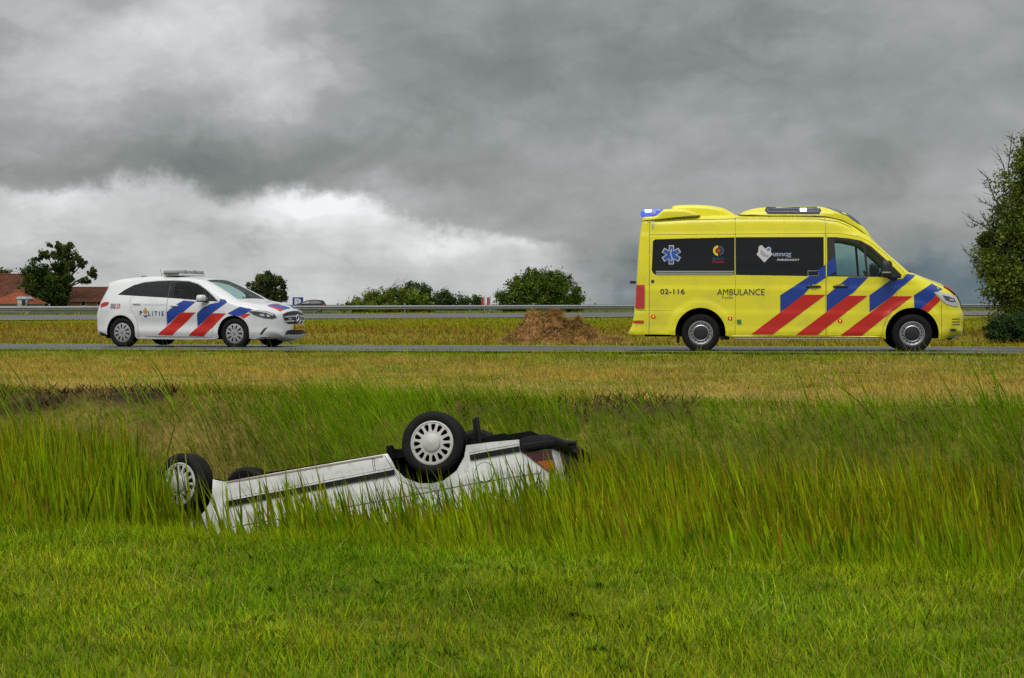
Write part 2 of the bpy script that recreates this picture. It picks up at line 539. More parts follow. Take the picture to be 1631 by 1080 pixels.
def build_roads():
    A = asphalt('wet_asphalt', (.062, .062, .066)); P = mat('road_paint', (.62, .62, .60), .5, var=.25, vscale=9)
    A2 = asphalt('far_asphalt', (.075, .075, .08))
    r1 = tag(road_strip('road', R0, RU, RV, -70, 45, 0, 7.0, road_z, A), 'wet grey two-lane road under the police car and ambulance', 'road', kind='structure')
    for v in (.28, 6.62): road_strip('edge_line', R0, RU, RV, -70, 45, v, v + .12, road_z, P, .005, parent=r1)
    for u in np.arange(-66, 42, 12.): road_strip('lane_dash', R0, RU, RV, u, u + 3., 3.45, 3.57, road_z, P, .005, parent=r1)
    fz = lambda a, b: -.13 + 0 * a
    O = np.array([0., 0.])
    r2 = tag(road_strip('highway', O, SU, SV, -90, 130, 69.2, 84.9, fz, A2), 'far grey highway carriageway in front of the guardrail', 'road', kind='structure')
    for v in (69.9, 84.1): road_strip('edge_line', O, SU, SV, -90, 130, v, v + .2, fz, P, .006, parent=r2)
    for u in np.arange(-86, 120, 12.): road_strip('lane_dash', O, SU, SV, u, u + 3.2, 76.9, 77.08, fz, P, .006, parent=r2)
    # lane behind the guardrail that the dark car drives on
    f3 = lambda a, b: ground_z(a, b, False) + .05
    tag(road_strip('back_lane', np.array([0., 188.]), np.array([1., 0.]), np.array([0., 1.]), -90, 90, 0, 6, f3, A2), 'far lane behind the guardrail', 'road', kind='structure')


def build_water():
    wm = bpy.data.materials.new('lake_water'); wm.use_nodes = True
    b = wm.node_tree.nodes['Principled BSDF']; x = NX(wm.node_tree)
    b.inputs['Base Color'].default_value = (.05, .065, .075, 1); b.inputs['Roughness'].default_value = .015
    geo = x.n('ShaderNodeNewGeometry')
    bn = x.n('ShaderNodeBump'); bn.inputs['Strength'].default_value = .0; bn.inputs['Distance'].default_value = .1
    wm.node_tree.links.new(x.noise(geo.outputs['Position'], .4, 4), bn.inputs['Height']); wm.node_tree.links.new(bn.outputs[0], b.inputs['Normal'])
    V = [(-600, 430, -2.9), (600, 430, -2.9), (7000, 8000, -2.9), (-7000, 8000, -2.9)]  # flat mirror sheet added to carry the sky colour below the horizon
    tag(mesh('lake', V, [(0, 1, 2, 3)], wm), 'added mirror-flat lake repeating the sky colour to the horizon behind the highway', 'lake', kind='structure')
    dm = bpy.data.materials.new('ditch_water'); dm.use_nodes = True
    b = dm.node_tree.nodes['Principled BSDF']; b.inputs['Base Color'].default_value = (.012, .014, .008, 1); b.inputs['Roughness'].default_value = .1
    V = []
    for u, v in ((-16, -14.9), (16, -14.9), (16, -11.7), (-16, -11.7)):
        p = R0 + RU * u + RV * v; V.append((p[0], p[1], -1.47))
    tag(mesh('ditch_water', V, [(0, 1, 2, 3)], dm), 'dark water at the bottom of the reed ditch', 'water', kind='structure')


build_ground(); build_roads(); build_water()


# ------------------------------------------------------------------ vehicle shell tools
def catmull(pts, step=.05):
    P = np.array(pts, float); out = []
    n = len(P)
    for i in range(n - 1):
        p0 = P[max(i - 1, 0)]; p1 = P[i]; p2 = P[i + 1]; p3 = P[min(i + 2, n - 1)]
        L = np.linalg.norm(p2 - p1); k = max(1, int(math.ceil(L / step)))
        t0 = (p2 - p0); t1 = (p3 - p1)
        s0 = L / max(np.linalg.norm(p1 - p0) + L, 1e-6) if i > 0 else 1.; s1 = L / max(np.linalg.norm(p3 - p2) + L, 1e-6) if i < n - 2 else 1.
        m0, m1 = t0 * s0, t1 * s1
        for j in range(k):
            t = j / k
            out.append((2 * t ** 3 - 3 * t * t + 1) * p1 + (t ** 3 - 2 * t * t + t) * m0 + (-2 * t ** 3 + 3 * t * t) * p2 + (t ** 3 - t * t) * m1)
    out.append(P[-1])
    return np.array(out)


def linpts(pts, step=.06, closed=False):
    P = [np.array(p, float) for p in pts]; out = []
    n = len(P)
    for i in range(n if closed else n - 1):
        a, b = P[i], P[(i + 1) % n]; k = max(1, int(math.ceil(np.linalg.norm(b - a) / step)))
        for j in range(k): out.append(a + (b - a) * j / k)
    if not closed: out.append(P[-1])
    return np.array(out)


def arc(cx, cz, r, a0, a1, n=18):
    return [(cx + r * math.cos(R(a0 + (a1 - a0) * i / n)), cz + r * math.sin(R(a0 + (a1 - a0) * i / n))) for i in range(n + 1)]


def in_poly(p, poly):
    x, y = p[:, 0], p[:, 1]; res = np.zeros(len(p), bool)
    n = len(poly)
    for i in range(n):
        x0, y0 = poly[i]; x1, y1 = poly[(i + 1) % n]
        if y0 == y1: continue
        c = ((y0 > y) != (y1 > y))
        res ^= c & (x < (x1 - x0) * (y - y0) / (y1 - y0) + x0)
    return res


def seg_dist(p, run):
    a = run[:-1]; b = run[1:]; d = b - a
    L = (d ** 2).sum(1) + 1e-12
    best = np.full(len(p), 1e9)
    for i in range(len(a)):
        t = np.clip(((p - a[i]) @ d[i]) / L[i], 0, 1)
        q = p - (a[i] + t[:, None] * d[i])
        best = np.minimum(best, np.hypot(q[:, 0], q[:, 1]))
    return best


def offset_poly(poly, d):
    P = np.array(poly, float); n = len(P)
    area = .5 * sum(P[i][0] * P[(i + 1) % n][1] - P[(i + 1) % n][0] * P[i][1] for i in range(n))
    s = 1 if area > 0 else -1
    out = []
    for i in range(n):
        e0 = P[i] - P[i - 1]; e1 = P[(i + 1) % n] - P[i]
        e0 /= np.linalg.norm(e0) + 1e-9; e1 /= np.linalg.norm(e1) + 1e-9
        n0 = np.array((e0[1], -e0[0])) * s; n1 = np.array((e1[1], -e1[0])) * s
        b = n0 + n1; L = np.linalg.norm(b)
        b = b / L if L > 1e-6 else n0
        k = max(.5, float(b @ n0))
        out.append(P[i] + b * d / k)
    return np.array(out)


def cdt(loops, pts):
    V, E = [], []
    for lp, closed in loops:
        s = len(V); n = len(lp)
        V += [Vector((float(a), float(b))) for a, b in lp]
        E += [(s + i, s + (i + 1) % n) for i in range(n if closed else n - 1)]
    V += [Vector((float(a), float(b))) for a, b in pts]
    v, _, f, *_ = delaunay_2d_cdt(V, E, [], 0, 1e-5)
    P = np.array([(a.x, a.y) for a in v]); T = np.array([t for t in f if len(t) == 3], int)
    A = (P[T[:, 1], 0] - P[T[:, 0], 0]) * (P[T[:, 2], 1] - P[T[:, 0], 1]) - (P[T[:, 2], 0] - P[T[:, 0], 0]) * (P[T[:, 1], 1] - P[T[:, 0], 1])
    T[A < 0] = T[A < 0][:, ::-1]
    T = T[np.abs(A) > 1e-9]
    return P, T


def grid_pts(outer, spacing, avoid, keep=.45):
    o = np.array(outer); lo, hi = o.min(0), o.max(0)
    gx = np.arange(lo[0] + spacing * .5, hi[0], spacing); gz = np.arange(lo[1] + spacing * .5, hi[1], spacing)
    g = np.array([(a, b) for a in gx for b in gz])
    if not len(g): return g.reshape(0, 2)
    g = g[in_poly(g, o)]
    for lp in avoid:
        if len(g): g = g[seg_dist(g, np.vstack([lp, lp[:1]])) > spacing * keep]
    return g


def sub_tris(P, T):
    u, inv = np.unique(T.ravel(), return_inverse=True)
    return P[u], inv.reshape(-1, 3)


class Shell:
    """car body: |y| <= Y(x, z) over a side outline, edges rounded off towards a crowned top"""
    def __init__(s, top, bottom, W, r, crown=.02, K=10, step=.05, smooth=True):
        s.top = catmull(top, step) if smooth else linpts(top, step)
        s.bottom = np.array(bottom, float) if len(bottom) else np.zeros((0, 2))
        s.W = W; s.r = r; s.K = K
        s.outline = np.vstack([s.top, s.bottom])
        t = np.gradient(s.top, axis=0); t /= np.linalg.norm(t, axis=1)[:, None] + 1e-9
        s.nrm = np.stack([-t[:, 1], t[:, 0]], 1)
        s.crown = crown if callable(crown) else (lambda x, z: crown + 0 * x)
        s.Ye = s.Y(s.top)
        s.cr = s.crown(s.top[:, 0], s.top[:, 1])

    def Y(s, p):
        p = np.atleast_2d(np.array(p, float))
        d = seg_dist(p, s.top); r = s.r(p[:, 0], p[:, 1]) if callable(s.r) else np.full(len(p), s.r)
        w = s.W(p[:, 0], p[:, 1])
        r = np.minimum(r, w * .9)
        q = np.clip(1 - d / r, 0, 1)
        return w - r * (1 - np.sqrt(np.clip(1 - q * q, 0, 1)))

    def side3(s, P, side, off=0.):
        y = s.Y(P) + off
        return np.stack([P[:, 0], side * y, P[:, 1]], 1)

    def cap_pt(s, i, y, off=0.):
        """i: fractional index along the top run"""
        n = len(s.top) - 1
        i = np.clip(i, 0, n); a = np.minimum(np.floor(i).astype(int), n - 1); f = (i - a)
        L = lambda A: A[a] * (1 - f if A.ndim == 1 else (1 - f)[:, None]) + A[a + 1] * (f if A.ndim == 1 else f[:, None])
        P = L(s.top); N = L(s.nrm); ye = L(s.Ye); cr = L(s.cr)
        k = np.clip(y / np.maximum(ye, 1e-4), -1, 1)
        P = P + N * (cr * (1 - k * k) + off)[:, None]
        return np.stack([P[:, 0], y, P[:, 1]], 1)

    def idx_at(s, axis, val, lo=0, hi=None):
        """fractional index where the run crosses val on an axis inside [lo, hi)"""
        hi = hi or len(s.top) - 1
        for i in range(lo, hi):
            a, b = s.top[i][axis], s.top[i + 1][axis]
            if (a - val) * (b - val) <= 0 and a != b: return i + (val - a) / (b - a)
        return float(hi)

    def sides(s, regions, spacing=.11):
        """regions: list of (key, polygon) in order of priority; returns {key: (points, triangles)}; 'body' is the rest"""
        loops = [(s.outline, True)]
        avoid = [s.outline]
        for k, poly in regions:
            lp = linpts(poly, .07, True); loops.append((lp, True)); avoid.append(lp)
        pts = [grid_pts(s.outline, spacing, avoid)]
        rr = .12
        for f in (.04, .14, .3, .55, .85):
            q = s.top - s.nrm * (rr * f)
            q = q[in_poly(q, s.outline)]
            if len(q):
                q = q[seg_dist(q, s.top) > rr * f * .9]
                for lp in avoid[1:]:
                    if len(q): q = q[seg_dist(q, np.vstack([lp, lp[:1]])) > .012]
            pts.append(q.reshape(-1, 2))
        P, T = cdt(loops, np.vstack(pts))
        c = P[T].mean(1)
        left = in_poly(c, s.outline); out = {}
        for k, poly in regions:
            m = left & in_poly(c, np.array(poly)); left &= ~m
            if m.any():
                if k in out:
                    out[k] = np.vstack([out[k], T[m]])
                else: out[k] = T[m]
        out['body'] = T[left]
        return {k: sub_tris(P, t) for k, t in out.items()}

    def part(s, reg, name, m, parent, side, off=0., smooth=True, sharp=35):
        P, T = reg
        V = s.side3(P, side, off)
        F = T if side < 0 else T[:, ::-1]
        return mesh(name, V, F, m, parent, smooth, sharp)

    def body(s, reg, m, parent, name='body', skip=None, floor=None):
        V, F = [], []
        for side in (-1, 1):
            P, T = reg; b = len(V)
            V += list(s.side3(P, side)); F += list((T if side < 0 else T[:, ::-1]) + b)
        n = len(s.top); K = s.K; b = len(V)
        ks = np.linspace(-1, 1, K + 1)
        for i in range(n):
            y = ks * s.Ye[i]
            V += list(s.cap_pt(np.full(K + 1, float(i)), y))
        for i in range(n - 1):
            for j in range(K):
                if skip and skip(i, j): continue
                q = b + i * (K + 1) + j
                F.append((q, q + K + 1, q + K + 2, q + 1))
        bm = bmesh.new()
        bv = [bm.verts.new(tuple(map(float, v))) for v in V]
        for f in F:
            try: bm.faces.new([bv[i] for i in f])
            except ValueError: pass
        bmesh.ops.remove_doubles(bm, verts=bm.verts, dist=2e-4)
        me = bpy.data.meshes.new(name); bm.to_mesh(me); bm.free()
        me.shade_smooth(); me.set_sharp_from_angle(angle=R(38))
        return link(name, me, m, parent)

    def cap_patch(s, name, m, parent, i0, i1, j0, j1, off=0.):
        V, F = [], []
        ks = np.linspace(-1, 1, s.K + 1)[j0:j1 + 1]
        for i in range(i0, i1 + 1): V += list(s.cap_pt(np.full(len(ks), float(i)), ks * s.Ye[i], off))
        w = len(ks)
        for i in range(i1 - i0):
            for j in range(w - 1): F.append((i * w + j, (i + 1) * w + j, (i + 1) * w + j + 1, i * w + j + 1))
        return mesh(name, V, F, m, parent, True, 60)

    def decal(s, name, poly, m, parent, side=-1, off=.005, clip=(), spacing=.06):
        off = off + .002
        poly = np.array(poly, float)
        lp = linpts(poly, spacing, True)
        loops = [(lp, True)] + [(linpts(c, .05, True), True) for c in clip]
        P, T = cdt(loops, grid_pts(lp, spacing, [l for l, _ in loops]))
        c = P[T].mean(1); k = in_poly(c, poly)
        for q in clip: k &= ~in_poly(c, np.array(q))
        P, T = sub_tris(P, T[k])
        V = s.side3(P, side, off)
        return mesh(name, V, T if side < 0 else T[:, ::-1], m, parent, True, 60)

    def text(s, name, body, x0, z0, x1, z1, m, parent, side=-1, off=.007, bold=0.012, shear=0.):
        P, T = text_mesh(body, x0, z0, x1, z1, bold, shear)
        if side > 0: P = np.stack([x0 + x1 - P[:, 0], P[:, 1]], 1)
        V = s.side3(P, side, off)
        o = mesh(name, V, T, m, parent); o['kind'] = 'stuff'   # letters too small to pick apart
        return o

    def cap_decal(s, name, poly, m, parent, fmap, off=.005, spacing=.05):
        """poly in (a, y); fmap turns a into the fractional run index"""
        lp = linpts(poly, spacing, True)
        P, T = cdt([(lp, True)], grid_pts(lp, spacing, [lp]))
        c = P[T].mean(1); P, T = sub_tris(P, T[in_poly(c, np.array(poly, float))])
        i = np.array([fmap(a) for a in P[:, 0]])
        V = s.cap_pt(i, P[:, 1], off)
        F = T
        n = np.cross(V[F[0][1]] - V[F[0][0]], V[F[0][2]] - V[F[0][0]])
        if n[2] < -1e-4 or (abs(n[2]) <= 1e-2 * np.linalg.norm(n) and n[0] < 0): F = T[:, ::-1]
        return mesh(name, V, F, m, parent, True, 60)


def text_mesh(body, x0, z0, x1, z1, bold=.0, shear=0.):
    cu = bpy.data.curves.new('lettering', 'FONT'); cu.body = body; cu.size = 1.0; cu.offset = bold; cu.resolution_u = 3; cu.shear = shear
    ob = bpy.data.objects.new('lettering', cu); COL.objects.link(ob)
    dg = bpy.context.evaluated_depsgraph_get()
    me = bpy.data.meshes.new_from_object(ob.evaluated_get(dg))
    bpy.data.objects.remove(ob); bpy.data.curves.remove(cu)
    me.calc_loop_triangles()
    P = np.array([v.co[:2] for v in me.vertices]); T = np.array([t.vertices[:] for t in me.loop_triangles])
    lo, hi = P.min(0), P.max(0)
    P = (P - lo) / (hi - lo) * np.array((x1 - x0, z1 - z0)) + np.array((x0, z0))
    bpy.data.meshes.remove(me)
    A = (P[T[:, 1], 0] - P[T[:, 0], 0]) * (P[T[:, 2], 1] - P[T[:, 0], 1]) - (P[T[:, 2], 0] - P[T[:, 0], 0]) * (P[T[:, 1], 1] - P[T[:, 0], 1])
    T[A < 0] = T[A < 0][:, ::-1]
    return P, T


def sm(a, b, v):
    t = np.clip((v - a) / (b - a), 0, 1)
    return t * t * (3 - 2 * t)


# ------------------------------------------------------------------ wheels (axle along Y, outer face towards -Y)
def disc_cover(rad, holes, ydome, depth=.018, hub=None):
    lp = [(np.array(arc(0, 0, rad, 0, 360, 56)[:-1]), True)] + [(np.array(h), True) for h in holes]
    g = np.array([(r * math.cos(a), r * math.sin(a)) for r in np.linspace(.12, .92, 7) * rad for a in np.linspace(0, 2 * math.pi, 30, endpoint=False)])
    for h, _ in lp: g = g[seg_dist(g, np.vstack([h, h[:1]])) > .006]
    P, T = cdt(lp, g)
    c = P[T].mean(1); k = np.hypot(c[:, 0], c[:, 1]) < rad
    for h in holes: k &= ~in_poly(c, np.array(h))
    P, T = sub_tris(P, T[k])
    V = [(a, ydome(math.hypot(a, b)), b) for a, b in P]; F = [tuple(t) for t in T]
    for h in holes:
        b0 = len(V); n = len(h)
        for a, b in h: V.append((a, ydome(math.hypot(a, b)), b))
        for a, b in h: V.append((a * .985, ydome(math.hypot(a, b)) + depth, b * .985))
        F += [(b0 + i, b0 + (i + 1) % n, b0 + n + (i + 1) % n, b0 + n + i) for i in range(n)]
    return V, F


WHEEL_CACHE = {}


def wheel_meshes(style):
    if style in WHEEL_CACHE: return WHEEL_CACHE[style]
    Rt, w, Rr = {'van': (.338, .22, .212), 'police': (.322, .205, .215), 'old': (.288, .175, .196), 'far': (.32, .2, .21)}[style]
    h = w / 2
    parts = []
    gr = []
    for gy in (-.32, -.11, .11, .32):
        gr += [(Rt, (gy - .045) * w), (Rt - .008, (gy - .035) * w), (Rt - .008, (gy + .035) * w), (Rt, (gy + .045) * w)]
    prof = [(Rr - .012, -h * .80), (Rr + .004, -h * .95), (Rr + (Rt - Rr) * .3, -h * 1.04), (Rr + (Rt - Rr) * .6, -h * 1.05), (Rt - .026, -h * .97), (Rt - .008, -h * .86)] + gr + \
           [(Rt - .008, h * .86), (Rt - .026, h * .97), (Rr + (Rt - Rr) * .6, h * 1.05), (Rr + .004, h * .95), (Rr - .012, h * .8)]
    parts.append(('tyre', lathe_y(prof, 56), M_RUB))
    parts.append(('rim_barrel', lathe_y([(Rr - .012, h * .85), (Rr - .02, h * .3), (.01, h * .3)], 32), M_HOLE))
    y0 = -h * .86
    if style == 'van':
        hs = []
        for k in range(16):
            a = 2 * math.pi * (k + .5) / 16
            hs.append([(.158 * math.cos(a) + .011 * math.cos(t), .158 * math.sin(a) + .011 * math.sin(t)) for t in np.linspace(0, 2 * math.pi, 9)[:-1]])
        dome = lambda r: y0 + .030 * (1 - sm(.178, .205, r)) - .02 * (1 - sm(.118, .14, r))
        parts.append(('rim', disc_cover(Rr, hs, dome), M_STEEL))
        parts.append(('trim_ring', lathe_y([(.148, y0 + .03), (.143, y0 + .004), (.132, y0 - .002), (.120, y0 + .006), (.116, y0 + .014)], 40), M_ALU))
        parts.append(('hub_cap', lathe_y([(.120, y0 + .010), (.114, y0 - .004), (.085, y0 - .012), (.03, y0 - .014), (.0005, y0 - .014)], 32), M_BLACK))
        parts.append(('rim_lip', lathe_y([(Rr + .006, y0 + .012), (Rr + .004, y0 - .008), (Rr - .012, y0 - .010), (Rr - .020, y0 + .008)], 48), M_ALU))
    elif style in ('police', 'far'):
        hs = []
        for k in range(10):
            a = 2 * math.pi * k / 10
            q = [(.085, -.12), (.095, .12), (.168, .11), (.186, .03), (.176, -.13)]
            hs.append([(r * math.cos(a + t), r * math.sin(a + t)) for r, t in q])
        dome = lambda r: y0 - .012 * (1 - (r / Rr) ** 2) + .008 * sm(.17, .2, r) - .006
        parts.append(('wheel_cover', disc_cover(Rr, hs, dome), M_COVER))
        parts.append(('hub_cap', lathe_y([(.036, y0 - .012), (.033, y0 - .024), (.0005, y0 - .026)], 24), M_STEEL))
    else:
        hs = []
        for k in range(15):
            a = 2 * math.pi * k / 15
            q = [(.104, -.02), (.104, .02), (.122, .11), (.150, .135), (.168, .13), (.174, 0), (.168, -.13), (.150, -.135), (.122, -.11)]
            hs.append([(r * math.cos(a + t), r * math.sin(a + t)) for r, t in q])
        dome = lambda r: y0 - .016 * (1 - (r / Rr) ** 2) - .004
        parts.append(('wheel_cover', disc_cover(Rr, hs, dome, .02), M_OLDCOVER))
        parts.append(('hub_cap', lathe_y([(.080, y0 - .008), (.0785, y0 - .030), (.060, y0 - .038), (.0005, y0 - .043)], 36), M_OLDCOVER))
        parts.append(('rim_lip', lathe_y([(Rr + .004, y0 + .012), (Rr + .003, y0 - .008), (Rr - .010, y0 - .012), (Rr - .016, y0 + .004)], 48), M_OLDCOVER))
    out = []
    for n, (V, F), m in parts:
        me = bpy.data.meshes.new(n); me.from_pydata([tuple(map(float, v)) for v in V], [], [tuple(int(i) for i in f) for f in F]); me.update()
        bm = bmesh.new(); bm.from_mesh(me)
        if n not in ('wheel_cover', 'rim'): bmesh.ops.recalc_face_normals(bm, faces=bm.faces)
        bm.to_mesh(me); bm.free()
        me.shade_smooth(); me.set_sharp_from_angle(angle=R(40)); me.materials.append(m)
        out.append((n, me))
    WHEEL_CACHE[style] = out
    return out


def wheel(parent, style, loc, side=-1, steer=0., spin=0.):
    e = empty('wheel', loc); e.parent = parent
    e.rotation_euler = (0, spin, R(steer) + (0 if side < 0 else math.pi))
    for n, me in wheel_meshes(style): link(n, me, None, e)
    return e


def arch_liner(name, parent, cx, cz, r, y_out, depth, side, m, a0=-8, a1=188):
    pts = arc(cx, cz, r + .012, a0, a1, 20); V, F = [], []
    for x_, z_ in pts:
        V += [(x_, side * y_out, z_), (x_, side * (y_out - depth), z_)]
    n = len(pts)
    for i in range(n - 1): F.append((2 * i, 2 * i + 2, 2 * i + 3, 2 * i + 1))
    c = len(V); V.append((cx, side * (y_out - depth), cz - .05))
    for i in range(n - 1): F.append((2 * i + 1, 2 * i + 3, c))
    return mesh(name, V, F, m, parent, True, 50)


def seat(parent, x, y, z, m=None, h=.62):
    bm = bmesh.new()
    box(bm, (x + .02, y, z), (.48, .46, .16), bevel=.05)
    box(bm, (x - .24, y, z + h * .5), (.14, .44, h), bevel=.05)
    box(bm, (x - .26, y, z + h + .12), (.09, .26, .20), bevel=.035)
    return bm_obj('seat', bm, m or M_SEAT, parent, True)


def steering_wheel(parent, x, y, z):
    bm = bmesh.new()
    pts = [(x - .10 * math.sin(a), y + .18 * math.cos(a), z + .16 * math.sin(a)) for a in np.linspace(0, 2 * math.pi, 21)]
    tube(bm, pts, .016, 6, False)
    tube(bm, [(x, y, z), (x + .3, y, z - .15)], .03, 6)
    tube(bm, [(x, y - .17, z), (x, y + .17, z)], .014, 6)
    return bm_obj('steering_wheel', bm, M_BLACK, parent, True)


def pod(bm, c, s, n=10, p=2.6):
    """soft-cornered lump (mirror housing, lamp pod)"""
    r = bmesh.ops.create_uvsphere(bm, u_segments=16, v_segments=n, radius=1.0)
    for v in r['verts']:
        q = [math.copysign(abs(k) ** (2 / p), k) for k in v.co]
        v.co = Vector((c[0] + q[0] * s[0] / 2, c[1] + q[1] * s[1] / 2, c[2] + q[2] * s[2] / 2))


# ------------------------------------------------------------------ ambulance
def star_poly(cx, cz, R_, w):
    """outline of a six-armed star of three crossed bars"""
    pts = []
    ri = w / math.sin(R(60)) * math.sin(R(60)) * 1.1547
    for k in range(6):
        a = R(90 + 60 * k)
        u = np.array((math.cos(a), math.sin(a))); t = np.array((-u[1], u[0]))
        pts += [u * R_ - t * w, u * R_ + t * w]
        b = a + R(30); pts.append(np.array((math.cos(b), math.sin(b))) * (w * 2.0))
    return [(cx + p[0], cz + p[1]) for p in pts]


def build_ambulance():
    root = empty('ambulance', (3.455, 28.565, -.058), (0, 0, R(-8)))
    tag(root, 'yellow ambulance van with red and blue diagonal stripes on the road', 'ambulance')
    top = [(-1.27, .31), (-1.262, .36), (-1.215, .46), (-1.185, .60), (-1.165, .80), (-1.135, 1.2), (-1.10, 1.85), (-1.06, 2.22), (-1.03, 2.325), (-.90, 2.365),
           (-.5, 2.39), (.0, 2.408), (.61, 2.418), (1.4, 2.414), (2.05, 2.398), (2.346, 2.352), (2.592, 2.246), (2.758, 2.130), (2.95, 1.985), (3.19, 1.752), (3.41, 1.556),
           (3.60, 1.392), (3.69, 1.366), (3.93, 1.262), (4.20, 1.146), (4.38, 1.020), (4.46, .90), (4.50, .78), (4.535, .70), (4.545, .60), (4.54, .50), (4.535, .38), (4.50, .31), (4.35, .262)]
    FA = (3.622, .335, .455); RA = (-.004, .345, .44)
    bottom = [(4.10, .235)] + arc(*FA, -12, 192, 20) + [(3.10, .285), (2.2, .285), (1.3, .285), (.48, .285)] + arc(*RA, -6, 186, 20) + [(-.55, .31), (-.9, .315), (-1.15, .305)]

    def W(x, z):
        w = 1.0 - .115 * np.clip((z - 1.34) / 1.05, 0, 1) ** 1.35
        w = w - .24 * np.clip((x - 3.3) / 1.25, 0, 1) ** 2.2 - .045 * np.clip((-.85 - x) / .4, 0, 1) ** 2
        w = w - .016 * sm(1.125, 1.165, z) - .012 * sm(2.06, 2.09, z)
        w = w + .014 * (1 - sm(.690, .735, z)) + .010 * (1 - sm(.40, .43, z)) - .03 * (1 - sm(.24, .33, z))
        w = w + .007 * (fbm(x + 5, z * 1.6 + 2, .9, 77) - .5)
        for cx, cz, r in (FA, RA):
            d = np.hypot(x - cx, z - cz)
            w = w + .022 * (1 - sm(r + .08, r + .15, d))
        return w
    r = lambda x, z: .06 + .085 * sm(-1.05, -.7, x) + .10 * sm(3.3, 4.2, x)
    S = Shell(top, bottom, W, r, lambda x, z: .012 + .05 * sm(3.0, 4.4, x), 12, .06)
    win = [(-.845, 1.962), (-.80, 1.990), (-.2, 2.006), (.585, 2.018), (.585, 1.362), (-.795, 1.366), (-.835, 1.39), (-.862, 1.445)]
    sdoor = [(.592, 2.375), (2.150, 2.365), (2.158, .300), (.600, .300)]
    sglass = [(.600, 2.020), (2.118, 2.016), (2.122, 1.332), (.606, 1.358)]
    fdoor = [(2.166, 2.085), (2.45, 2.075), (2.70, 2.03), (2.90, 1.935), (3.14, 1.745), (3.36, 1.535), (3.47, 1.42), (3.505, 1.35), (3.47, 1.292), (3.352, 1.270), (3.354, .86), (3.30, .74), (3.20, .62), (3.13, .45), (3.12, .30), (2.170, .300)]
    cab = [(2.176, 2.014), (2.305, 2.015), (2.556, 1.990), (2.753, 1.950), (2.930, 1.849), (3.165, 1.632), (3.33, 1.469), (3.44, 1.355), (3.43, 1.300), (3.33, 1.287), (3.055, 1.318), (2.182, 1.330)]
    g1 = [(2.300, 1.978), (2.551, 1.955), (2.786, 1.900), (2.842, 1.338), (2.345, 1.346)]
    g2 = [(2.832, 1.875), (2.93, 1.795), (3.16, 1.59), (3.27, 1.49), (3.225, 1.335), (2.880, 1.338)]
    regs = [('g1', g1), ('g2', g2), ('cabframe', cab), ('sglass', sglass), ('win', win), ('fdoor', offset_poly(fdoor, -.006)), ('sdoor', offset_poly(sdoor, -.005)), ('seam', fdoor), ('seam', sdoor)]
    g = S.sides(regs, .045)
    n = len(S.top)
    i0 = int(round(S.idx_at(0, 2.99, n // 3))); i1 = int(round(S.idx_at(0, 3.58, n // 3)))
    S.body(g['body'], M_YEL, root, skip=lambda i, j: i0 <= i < i1 and 1 <= j < S.K - 1)
    S.cap_patch('windshield', M_GLASS, root, i0, i1, 1, S.K - 1, .002)
    for side in (-1, 1):
        S.part(g['win'], 'rear_side_window', M_BLACKGL, root, side, .001)
        d = S.part(g['sdoor'], 'sliding_door', M_YEL, root, side)
        S.part(g['sglass'], 'window', M_BLACKGL, d, side, .001)
        d2 = S.part(g['fdoor'], 'front_door', M_YEL, root, side)
        S.part(g['cabframe'], 'window_frame', M_BLACK, d2, side, -.004)
        S.part(g['g1'], 'window', M_GLASS, d2, side, -.008)
        S.part(g['g2'], 'quarter_window', M_GLASS, d2, side, -.008)
        S.part(g['seam'], 'door_gap', M_YSEAM, root, side, -.012)
        for x0, par in ((1.816, d), (2.278, d2)):
            S.decal('handle_recess', [(x0 + .06, 1.200), (x0 + .19, 1.200), (x0 + .215, 1.15), (x0 + .19, 1.105), (x0 + .07, 1.105), (x0 + .045, 1.15)], mat('yellow_recess', (.42, .38, .02), .4), par, side, .003)
            bm = bmesh.new(); y = float(S.Y([(x0 + .12, 1.156)])[0])
            box(bm, (x0 + .128, side * (y + .022), 1.154), (.26, .028, .034), bevel=.012); bm_obj('handle', bm, M_BLACK, par, True)
        # white-yellow pillar trim strip and rear corner joint
        S.decal('body_joint', [(-.908, 2.30), (-.902, 2.30), (-.900, .335), (-.907, .335)], M_YSEAM, root, side, .002)
        S.decal('roof_joint', [(-.90, 2.076), (2.15, 2.083), (2.15, 2.077), (-.90, 2.070)], M_YSEAM, root, side, .0015)
        S.decal('roof_gutter', [(-.95, 2.300), (-.3, 2.335), (.6, 2.350), (2.0, 2.338), (2.36, 2.290), (2.60, 2.19), (2.60, 2.183), (2.36, 2.282), (2.0, 2.330), (.6, 2.342), (-.3, 2.327), (-.95, 2.292)], M_YSEAM, root, side, .002)
        S.decal('bumper_joint', [(4.118, .90), (4.124, .90), (4.130, .25), (4.124, .25)], M_YSEAM, root, side, .002)
        S.decal('bumper_seam', [(-1.17, .738), (-.45, .735), (-.45, .730), (-1.17, .733)], M_YSEAM, root, side, .002)
        S.decal('window_trim', [(-.790, 1.432), (.572, 1.428), (.572, 1.402), (-.790, 1.406)], M_ALU, root, side, .012)
        S.decal('window_trim', [(-.785, 1.394), (.568, 1.390), (.568, 1.366), (-.785, 1.370)], M_ALU, root, side, .012)
        # lamps
        S.decal('tail_lamp', [(-1.135, 1.185), (-.985, 1.185), (-.988, .775), (-1.155, .775)], M_TAIL, root, side, .022, spacing=.03)
        S.decal('reflector', [(-1.185, .555), (-.998, .558), (-.998, .508), (-1.195, .506)], mat('orange_reflector', (.55, .05, .01), .3), root, side, .006)
